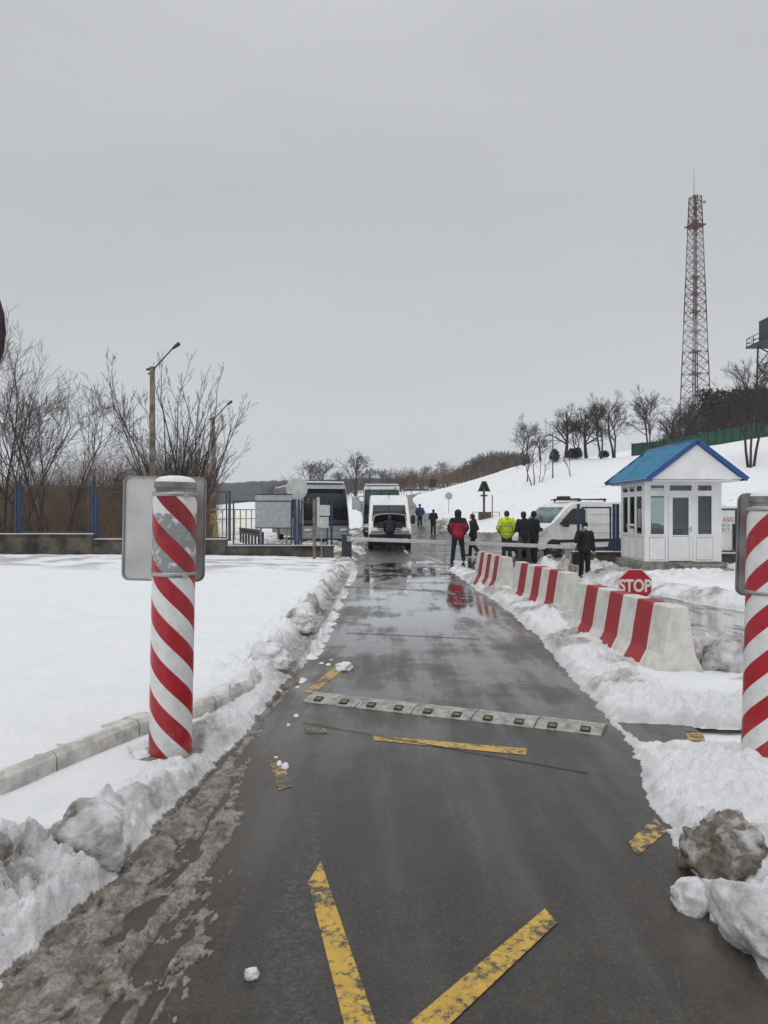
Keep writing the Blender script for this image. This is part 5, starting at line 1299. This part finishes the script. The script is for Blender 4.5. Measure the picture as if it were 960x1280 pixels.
person(524.8, 61, 1.80, PI+.1, 'person in a bright blue jacket walking away beside the minibus', 'pocket', 'stand', 0, 'cblue', 'cblack', cap='knit', seed=1, bulk=1.2)
person(541.5, 52, 1.68, PI-.25, 'person in dark jacket behind the boom, between blue and red jackets', 'front', 'stand', 6, 'cnavy', 'cblack', seed=2, bulk=1.22)
person(572.5, 26.0, 1.72, PI, 'person in a red jacket with black hood standing with back turned', 'pocket', 'apart', 0, 'cred', 'cnavy', red_pick, ['cred', 'cblack'], hood='cblack', seed=3, bulk=1.22)
person(592, 29.0, 1.63, -PI/2-.5, 'person in a long dark brown coat stepping beside the red jacket', ('pocket', 'down'), 'walk', 4, 'cbrown', 'cblack', seed=4, hem=.72)
person(633.5, 28.2, 1.82, PI-.1, 'person in a yellow high visibility jacket and dark jeans', 'pocket', 'stand', 0, 'chivis', 'cjeans', hv_pick, ['chivis', 'reflect'], seed=5, bulk=1.22)
person(655, 27.3, 1.84, PI+.35, 'person in black coat and grey trousers beside the yellow jacket', 'front', 'apart', 3, 'cblack', 'cgrey', seed=6, bulk=1.15)
person(667, 28.3, 1.86, PI/2+.4, 'person in black overlapped by the one in grey trousers', 'front', 'stand', 0, 'cblack', 'cblack', cap='knit', seed=7, bulk=1.2, hem=.66)
off_ = person(731, 22.6, 1.66, .05, 'officer in black uniform with white face mask raising a hand', ('face', 'down'), 'stand', 2, 'cblack', 'cblack', cap='knit', mask=True, seed=8, bulk=1.16, hem=.76, x=5.9)
man = person(487.5, 35.45, 1.72, PI+.05, 'person in dark navy bending over the engine of the minibus', 'reach', 'stand', 32, 'cnavy', 'cnavy', seed=9, bulk=1.0)
# what the officer carries
def bag():
    x, Y = 5.62, 22.5; z0 = h1(5.9, 22.6)
    root = thing('shoulder_bag', 'black bag hanging at the side of the officer', 'bag', (x, Y, z0+.5))
    MB().box((0,0,.12), (.18,.3,.36)).build('body', MT['cblack'], root, bevel=.04)
    MB().tube([(0,-.1,.28),(.06,-.1,.6),(.14,.0,.86),(.08,.1,.6),(0,.1,.28)], .012, 6).build('strap', MT['boot'], root)
bag()
# ------------------------------------------------------------------ trees
def grow(rng, trunk, crown, p, d, L_, r, lvl, maxl, kids, spread, up, wob, rmin, ratio=.55, shr=.42):
    n = 4 if lvl < 2 else 3
    pts, rs = [p.copy()], [r]; dirs = [d.copy()]
    for i in range(n):
        d = (d + Vector((rng.gauss(0, wob), rng.gauss(0, wob), rng.gauss(0, wob*.6)+up))).normalized()
        p = p + d*L_/n; pts.append(p.copy()); dirs.append(d.copy()); rs.append(max(rmin, r*(1-(1-shr)*(i+1)/n)))
    m = trunk if lvl == 0 else crown
    m.tube(pts, rs, 6 if lvl == 0 else (4 if lvl == 1 else 3), 0, True, False)
    if lvl >= maxl: return
    k = kids[min(lvl, len(kids)-1)]
    for j in range(k):
        u = rng.uniform(.25 if lvl else .35, 1.0) if j < k-1 else 1.0
        i = min(n-1, int(u*n)); q = pts[i].lerp(pts[i+1], u*n-i) if u < 1 else pts[-1]
        rr = max(rmin, (rs[i]*.52) if u < 1 else rs[-1]*.85)
        base = dirs[i+1]
        ax = base.cross(Vector((rng.gauss(0,1), rng.gauss(0,1), rng.gauss(0,1)))).normalized()
        nd = Matrix.Rotation(R(rng.uniform(.55, 1.15)*spread), 3, ax) @ base
        grow(rng, trunk, crown, q, nd.normalized(), L_*ratio*rng.uniform(.75, 1.25)*(1.15-.45*u), rr, lvl+1, maxl, kids, spread, up, wob, rmin, ratio, shr)

def tree_parts(seed, H_, r, stems=1, kids=(8,6,5,3), maxl=3, spread=42, up=.06, wob=.10, rmin=.008, ratio=.55, lean=.1, trunkL=.6, base=.25):
    rng = random.Random(seed); t, c = MB(), MB()
    for i in range(stems):
        a = 2*PI*i/stems+rng.uniform(-.4,.4); q = lean*rng.uniform(.35, 1.15) if stems > 1 else lean*rng.uniform(-.5,.5)
        d = Vector((math.cos(a)*q, math.sin(a)*q, 1)).normalized()
        p = Vector((math.cos(a)*base*(stems > 1)*rng.random(), math.sin(a)*base*(stems > 1)*rng.random(), -.2))
        grow(rng, t, c, p, d, H_*trunkL*rng.uniform(.85, 1.1), r*rng.uniform(.75,1.1), 0, maxl, kids, spread, up, wob, rmin, ratio)
    return t, c

def tree(name, label, px, base_py, top_py, Y, seed, group=None, mat='twig', bark='bark', x=None, z=None, proto=None, **kw):
    x = xx(px, Y) if x is None else x; z0 = h1(x, Y) if z is None else z
    H_ = zx(top_py, Y)-z0
    if proto:
        o = copy_tree(proto); s = H_/proto['hgt']; o.scale = (s, s, s)
        o.location = (x, Y, z0); o.rotation_euler = (0, 0, seed*1.7); tag(o, label, 'tree', group); return o
    root = thing(name, label, 'tree', (x, Y, z0), 0, group)
    t, c = tree_parts(seed, H_, **kw)
    zs = max(v[2] for v in t.v+c.v); f = H_/zs
    for m in (t, c): m.v = [(a*f, b*f, cc*f) for a, b, cc in m.v]
    t.build('trunk', MT[bark], root, fixn=False); c.build('crown', MT[mat], root, fixn=False)
    root['hgt'] = H_
    return root
LEFT = 'bare trees behind the left fence'
tree('bare_tree', 'leafless tree at the left edge rising above the fence', 8, 665, 398, 31.5, 11, LEFT, stems=5, r=.052, kids=(8,6,5), maxl=3, spread=34, up=.03, wob=.09, lean=.40, trunkL=.62, ratio=.5, rmin=.0055)
tree('bare_tree', 'leafless tree between the left edge tree and the striped post', 66, 662, 418, 33, 12, LEFT, stems=5, r=.052, kids=(8,6,5), maxl=3, spread=40, up=.012, wob=.1, lean=.42, trunkL=.58, ratio=.5, rmin=.0055)
tree('bare_tree', 'thin upright leafless tree close behind the fence posts', 42, 662, 470, 30, 18, LEFT, stems=3, r=.05, kids=(7,5,4), maxl=3, spread=34, up=.03, wob=.09, lean=.25, trunkL=.62, ratio=.48, rmin=.007)
tree('bare_tree', 'broad vase shaped leafless tree behind the left striped post', 226, 660, 444, 41, 13, LEFT, stems=15, r=.058, kids=(8,6,4), maxl=3, spread=30, up=.04, wob=.07, lean=.50, trunkL=.8, ratio=.34, rmin=.007, base=.5)
HILL = 'bare trees along the top of the slope'
pa = tree('hill_tree', 'wide crowned bare tree on the slope top, over the dark bushes', 707, 572, 500, 76, 21, HILL, stems=1, r=.16, kids=(12,9,7,4), maxl=3, spread=58, up=.045, wob=.12, rmin=.007, trunkL=.55, ratio=.60)
pb = tree('hill_tree', 'pair stemmed bare tree leaning left of the tall twin tree', 752, 572, 488, 72, 22, HILL, stems=2, r=.11, kids=(11,8,7,4), maxl=3, spread=46, up=.05, wob=.11, rmin=.007, lean=.34, trunkL=.6, ratio=.53)
pc = tree('hill_tree', 'twin trunked bare tree on the slope right of the booth roof', 937, 581, 438, 51, 23, HILL, stems=3, r=.10, kids=(11,8,6,3), maxl=3, spread=40, up=.05, wob=.1, rmin=.007, lean=.24, trunkL=.62, ratio=.5)
tree('hill_tree', 'bare tree with upright twigs beside the wide crowned tree', 733, 570, 502, 75, 24, HILL, proto=pa)
tree('hill_tree', 'tall bare twin tree above the left edge of the booth roof', 767, 572, 484, 72, 25, HILL, proto=pb)
tree('hill_tree', 'slim bare tree in front of the green fence, by the booth roof', 812, 566, 478, 70, 26, HILL, proto=pb)
tree('hill_tree', 'bare tree at the left end of the slope top row', 655, 580, 517, 80, 27, HILL, proto=pb)
tree('hill_tree', 'small bare tree left of the thin pole on the slope', 676, 578, 535, 78, 28, HILL, proto=pa)
tree('hill_tree', 'low bare tree behind the cypress bushes on the slope', 722, 570, 512, 84, 29, HILL, proto=pb)
tree('hill_tree', 'bare tree right behind the booth roof ridge', 838, 560, 500, 82, 30, HILL, proto=pa)
tree('hill_tree', 'dark bare tree below the radio tower', 862, 556, 492, 84, 31, HILL, proto=pa)
tree('hill_tree', 'bare tree in the dark thicket left of the pine', 888, 552, 494, 84, 32, HILL, proto=pb)
tree('hill_tree', 'bare tree between the pine and the watch tower', 925, 545, 478, 78, 33, HILL, proto=pa)
tree('hill_tree', 'bare tree at the right frame edge under the watch tower', 958, 540, 462, 66, 34, HILL, proto=pb)
SAP = 'saplings on the snow slope'
ps = tree('sapling', 'tallest bare sapling low on the snow slope', 667, 595, 548, 68, 41, SAP, stems=2, r=.05, kids=(6,4,3), maxl=2, spread=35, up=.05, wob=.1, rmin=.012, lean=.2, trunkL=.7, ratio=.45)
for i, (px, top, Y, lab) in enumerate([(628,572,86,'sapling nearest the far forest on the slope edge'), (637,566,84,'second sapling from the far forest'), (647,561,80,'sapling just left of the left end hill tree'), (659,560,70,'sapling under the left end hill tree'),
      (675,566,68,'short sapling right of the tallest sapling'), (713,560,66,'lone sapling under the wide crowned tree')]):
    tree('sapling', lab, px, 0, top, Y, 42+i, SAP, proto=ps)
q = MB().tube([(0,0,-.2),(0,0,4.0)], [.06,.04], 6); x = xx(691,68); o = q.build('slope_pole', MT['dsteel'], None, loc=(x, 68, h1(x,68))); tag(o, 'thin straight pole standing on the snow slope', 'pole')
def conif(label, px, top, Y, w, seed, pine=False, z=None):
    x = xx(px, Y); z0 = h1(x, Y); H_ = zx(top, Y)-z0; rng = random.Random(seed)
    root = thing('pine_tree' if pine else 'cypress_bush', label, 'tree' if pine else 'bush', (x, Y, z0), 0, None if pine else 'dark cypress bushes on the slope top')
    MB().tube([(0,0,-.2),(0,0,H_*.7)], [.05*w+.03,.03], 6).build('trunk', MT['bark'], root)
    m = MB()
    cl = [(rng.uniform(-.8,.8)*w, rng.uniform(-.6,.6)*w, H_*rng.uniform(.45,.95)) for _ in range(16)] if pine else None
    for i in range(2600 if pine else 700):
        if pine:
            c = rng.choice(cl); p = Vector((c[0]+rng.gauss(0,.30*w), c[1]+rng.gauss(0,.3*w), min(H_, c[2]+rng.gauss(0,.11*H_))))
        else:
            u = rng.random(); rad = w*(1-u)**.32*min(1,.5+u*3)*(.55+.45*rng.random()); a = rng.uniform(0,2*PI); p = Vector((rad*math.cos(a), rad*math.sin(a), .05+u*H_))
        d = Vector((rng.gauss(0,1), rng.gauss(0,1), rng.gauss(.5,.8))).normalized(); e = d.cross(Vector((rng.gauss(0,1),rng.gauss(0,1),rng.gauss(0,1)))).normalized()
        L_ = (.5 if pine else .2)*rng.uniform(.6,1.3); ww = L_*.22
        m.add([p-e*ww, p+e*ww, p+d*L_], [(0,1,2)])
    m.build('foliage', MT['pine'], root, fixn=False)
conif('dark evergreen pine on the hill between radio tower and watch tower', 908, 489, 80, 2.4, 5, True)
conif('second lower dark pine beside the watch tower leg', 962, 488, 74, 2.0, 6, True)
for i, (px, top, lab) in enumerate([(693,563,'cypress bush left of the wide crowned tree'), (715,562,'cypress bush right of the wide crowned trunk'), (722,561,'cypress bush second right of the wide crowned trunk'), (755,565,'low dark bush under the leaning pair stemmed tree')]):
    conif(lab, px, top, 73.5, .55, 50+i)

# masses of twigs nobody could count
def spikes(B, T, r):
    """thin three sided cones from B to T"""
    n = len(B); d = T-B; L_ = np.linalg.norm(d, axis=1, keepdims=True)+1e-9; d = d/L_
    ref = np.where(np.abs(d[:, 2:3]) > .9, np.array([[1.,0,0]]), np.array([[0,0,1.]]))
    x = np.cross(d, ref); x /= np.linalg.norm(x, axis=1, keepdims=True); y = np.cross(d, x); r = r.reshape(-1, 1)
    V = np.stack([B+x*r, B-x*r*.5+y*r*.87, B-x*r*.5-y*r*.87, T], 1).reshape(-1, 3)
    i = np.arange(n)*4
    Fq = np.concatenate([np.stack([i+a, i+b, i+3], 1) for a, b in ((0,1),(1,2),(2,0))])
    return V, Fq
def thicket(name, label, cat, mat, seed, n, xy, hf, r, twigs=10, tl=.35, spread=.25, upw=.6):
    """n stems at points given by xy(rng,n), height hf(x,y,rng), with side twigs"""
    rng = np.random.default_rng(seed); X, Yv = xy(rng, n); z0 = hgt(X, Yv)-.1; Hh = hf(X, Yv, rng)
    B = np.stack([X, Yv, z0], 1); T = B + np.stack([rng.normal(0, spread, n)*Hh, rng.normal(0, spread, n)*Hh, Hh], 1)
    u = .2+.8*rng.random((n, twigs)); bp = B[:, None]+(T-B)[:, None]*u[..., None]
    dv = rng.normal(0, 1, (n, twigs, 3)); dv[..., 2] = np.abs(dv[..., 2])*.5+upw; dv /= np.linalg.norm(dv, axis=2, keepdims=True)
    tp = bp+dv*(Hh[:, None, None]*tl*(1.15-u[..., None])*(.5+rng.random((n, twigs, 1))))
    u2 = rng.random((n, twigs, 2)); bp2 = bp[:, :, None]+(tp-bp)[:, :, None]*(.3+.6*u2[..., None]); dv2 = dv[:, :, None]+rng.normal(0, .6, (n, twigs, 2, 3)); tp2 = bp2+dv2*(Hh[:, None, None, None]*tl*.32)
    BB = np.concatenate([B, bp.reshape(-1, 3), bp2.reshape(-1, 3)]); TT = np.concatenate([T, tp.reshape(-1, 3), tp2.reshape(-1, 3)])
    rr = np.concatenate([np.full(n, r), np.full(n*twigs, r*.5), np.full(n*twigs*2, r*.35)])
    V, Fq = spikes(BB, TT, rr)
    return tag(np_mesh(name, V, Fq, MT[mat], None, False), label, cat, kind='stuff')
U_ = lambda a, b: (lambda rng, n: rng.uniform(a, b, n))
thicket('dry_thicket', 'brown tangle of dry brush behind the left fence', 'thicket', 'brush', 1, 2600, lambda r, n: ((lambda y: (xx(r.uniform(-160, 262, n), y), y))(r.uniform(33, 50, n))), lambda X, Y, r: r.uniform(1.0, 2.7, len(X)), .016, 9, .4, .2)
thicket('reed_bed', 'dense brown reeds and saplings in the low ground on the left', 'thicket', 'brush', 2, 3200, lambda r, n: ((lambda y: (xx(r.uniform(-120, 268, n), y), y))(r.uniform(55, 100, n))), lambda X, Y, r: r.uniform(5.0, 7.8, len(X))*(.9+.1*np.sin(X*.23)), .03, 8, .3, .07, 1.0)
thicket('far_forest', 'bare brown forest beyond the left end of the snow slope', 'forest', 'brush2', 3, 620, lambda r, n: ((lambda u, y: (xx(552+u*110, y), y))(r.random(n)**.8, r.uniform(150, 240, n))), lambda X, Y, r: np.maximum(1.5, 1.6+(640-(600-34*np.clip((X/Y*960+480-548)/55, 0, 1)))/960*Y-hgt(X, Y))*r.uniform(.62, 1.05, len(X)), .10, 12, .34, .06, .9)
thicket('roadside_brush', 'low reddish brown brush along the far bend', 'thicket', 'brush', 4, 700, lambda r, n: ((lambda y: (xx(r.uniform(499, 640, n), y), y))(r.uniform(132, 170, n))), lambda X, Y, r: r.uniform(1.5, 3.8, len(X)), .05, 10, .4, .15)
thicket('hill_thicket', 'dark tangled thicket behind the green fence on the hill', 'thicket', 'twig', 5, 620, lambda r, n: ((lambda px, y: (xx(px, y), y))(r.uniform(815, 1010, n), r.uniform(72, 92, n))), lambda X, Y, r: r.uniform(2.0, 5.2, len(X))*np.clip((X/Y*960+480-800)/60, .3, 1), .035, 12, .36, .12)
thicket('far_brush', 'low greyish brush on the snow behind the coaches', 'thicket', 'greytwig', 6, 420, lambda r, n: ((lambda px, y: (xx(px, y), y))(r.uniform(330, 520, n), r.uniform(120, 190, n))), lambda X, Y, r: r.uniform(1.5, 4.5, len(X)), .05, 10, .4, .12)
thicket('dry_grass', 'few dry grass stalks poking through the snow lawn', 'grass', 'brush', 7, 60, lambda r, n: (r.uniform(-6, -1.6, n), r.uniform(5.5, 20, n)), lambda X, Y, r: r.uniform(.2, .34, len(X)), .0022, 2, .2, .15)
MID = 'bare trees behind the coaches'
pm = tree('field_tree', 'rounded bare tree standing between the two coaches', 446, 604, 562, 118, 61, MID, mat='greytwig', stems=1, r=.16, kids=(10,8,6,3), maxl=3, spread=55, up=.03, wob=.12, rmin=.014, trunkL=.5, ratio=.58)
for i, (px, top, Y, lab) in enumerate([(388,573,135,'bare tree above the roof of the silver coach, left one'), (404,572,138,'bare tree above the roof of the silver coach, right one'), (424,586,140,'small bare tree left of the rounded tree'), (478,584,140,'small bare tree above the white coach'), (462,582,150,'bare tree behind the right side of the rounded tree'),
      (533,580,170,'pale bare tree alone right of the far road'), (516,592,160,'low bare tree beside the brush at the bend'), (553,575,172,'bare tree at the near end of the far forest')]):
    tree('field_tree', lab, px, 0, top, Y, 70+i, MID, proto=pm)

# wooded hill far on the left
hx, hy = np.meshgrid(np.linspace(-620, 60, 300), np.linspace(430, 760, 50))
env = sm(430, 520, hy)*(1-sm(20, 60, hx)*1.0)
hz = -6 + env*(30+6*np.sin(hx*.011+1)-.028*(hx+180)*(hx > -180)+3*fbm(hx*.01, hy*.01, 60)) + env*np.abs(fbm(hx*.5, hy*.5, 61))*2.5
tag(np_mesh('wooded_hill', np.stack([hx.ravel(), hy.ravel(), hz.ravel()], 1), grid_faces(*hx.shape), MT['hillwood'], None, False), 'far dark wooded hill on the left horizon', 'hill', kind='structure')

# ------------------------------------------------------------------ air, sky, sun, camera
HAZE = True
if HAZE:
    t = NT('air'); pv = t.n('ShaderNodeVolumePrincipled'); pv.inputs['Color'].default_value = (.82,.88,.95,1); pv.inputs['Density'].default_value = .0004; pv.inputs['Anisotropy'].default_value = .2
    t.l(pv.outputs[0], t.out.inputs['Volume'])
    hz_ = MB().box((0, 560, 60), (2560, 1400, 190)).build('haze', t.mat); tag(hz_, 'thin winter haze over the whole place', 'haze', kind='stuff')

w = bpy.data.worlds.new('World'); S.world = w; w.use_nodes = True
nt = w.node_tree; nt.nodes.clear()
N = nt.nodes.new; Lk = nt.links.new
out = N('ShaderNodeOutputWorld'); bg = N('ShaderNodeBackground'); sky = N('ShaderNodeTexSky')
SUN_EL, SUN_AZ = R(48), R(200)
sky.sky_type = 'NISHITA'; sky.sun_disc = False; sky.sun_elevation = SUN_EL; sky.sun_rotation = SUN_AZ; sky.dust_density = 6; sky.air_density = 1.5
hs = N('ShaderNodeHueSaturation'); hs.inputs['Saturation'].default_value = .12; Lk(sky.outputs[0], hs.inputs['Color'])
tc = N('ShaderNodeTexCoord'); sx = N('ShaderNodeSeparateXYZ'); Lk(tc.outputs['Generated'], sx.inputs[0])
cr = N('ShaderNodeValToRGB'); e = cr.color_ramp.elements
stops = [(0.0, .70), (.06, .68), (.2, .585), (.36, .545), (.52, .56), (.64, .66), (.82, 1.12)]
e[0].position = 0; e[1].position = 1
for i, (p, v) in enumerate(stops):
    el = e[0] if i == 0 else e.new(p); el.position = p; el.color = (v*.982, v*.998, v*1.022, 1)
e[-1].color = (1.17, 1.18, 1.20, 1)
Lk(sx.outputs[2], cr.inputs[0])
mp = N('ShaderNodeMapping'); mp.inputs['Scale'].default_value = (1.2, 1.2, 3.5); Lk(tc.outputs['Generated'], mp.inputs[0])
cn = N('ShaderNodeTexNoise'); cn.inputs['Scale'].default_value = 1.6; cn.inputs['Detail'].default_value = 4; cn.inputs['Roughness'].default_value = .45; Lk(mp.outputs[0], cn.inputs['Vector'])
mr = N('ShaderNodeMapRange'); mr.inputs['From Min'].default_value = .3; mr.inputs['From Max'].default_value = .7; mr.inputs['To Min'].default_value = 9.5; mr.inputs['To Max'].default_value = 10.6; Lk(cn.outputs['Fac'], mr.inputs['Value'])
vm = N('ShaderNodeVectorMath'); vm.operation = 'SCALE'; Lk(cr.outputs[0], vm.inputs[0]); Lk(mr.outputs[0], vm.inputs['Scale'])
mx = N('ShaderNodeMix'); mx.data_type = 'RGBA'; mx.inputs[0].default_value = .93; Lk(hs.outputs[0], mx.inputs[6]); Lk(vm.outputs[0], mx.inputs[7])
Lk(mx.outputs[2], bg.inputs[0]); bg.inputs[1].default_value = .1; Lk(bg.outputs[0], out.inputs[0])

sl_ = bpy.data.lights.new('sun', 'SUN'); sl_.energy = .5; sl_.angle = R(40); sl_.color = (1, .98, .95)
so = bpy.data.objects.new('sun', sl_); COL.objects.link(so)
so.rotation_euler = (R(90)-SUN_EL, 0, PI-SUN_AZ)

cam = bpy.data.cameras.new('camera'); co = bpy.data.objects.new('camera', cam); COL.objects.link(co)
co.location = (0, 0, EYE); co.rotation_euler = (R(90), 0, 0)
cam.sensor_fit = 'VERTICAL'; cam.sensor_height = 36; cam.sensor_width = 27; cam.lens = 27; cam.clip_start = .05; cam.clip_end = 5000
S.camera = co
S.view_settings.view_transform = 'Standard'; S.view_settings.look = 'None'; S.view_settings.exposure = 0; S.view_settings.gamma = 1; S.view_settings.use_curve_mapping = False
S.cycles.max_bounces = 6; S.cycles.diffuse_bounces = 3; S.cycles.glossy_bounces = 3; S.cycles.transparent_max_bounces = 8; S.cycles.volume_bounces = 1
S.cycles.use_denoising = True
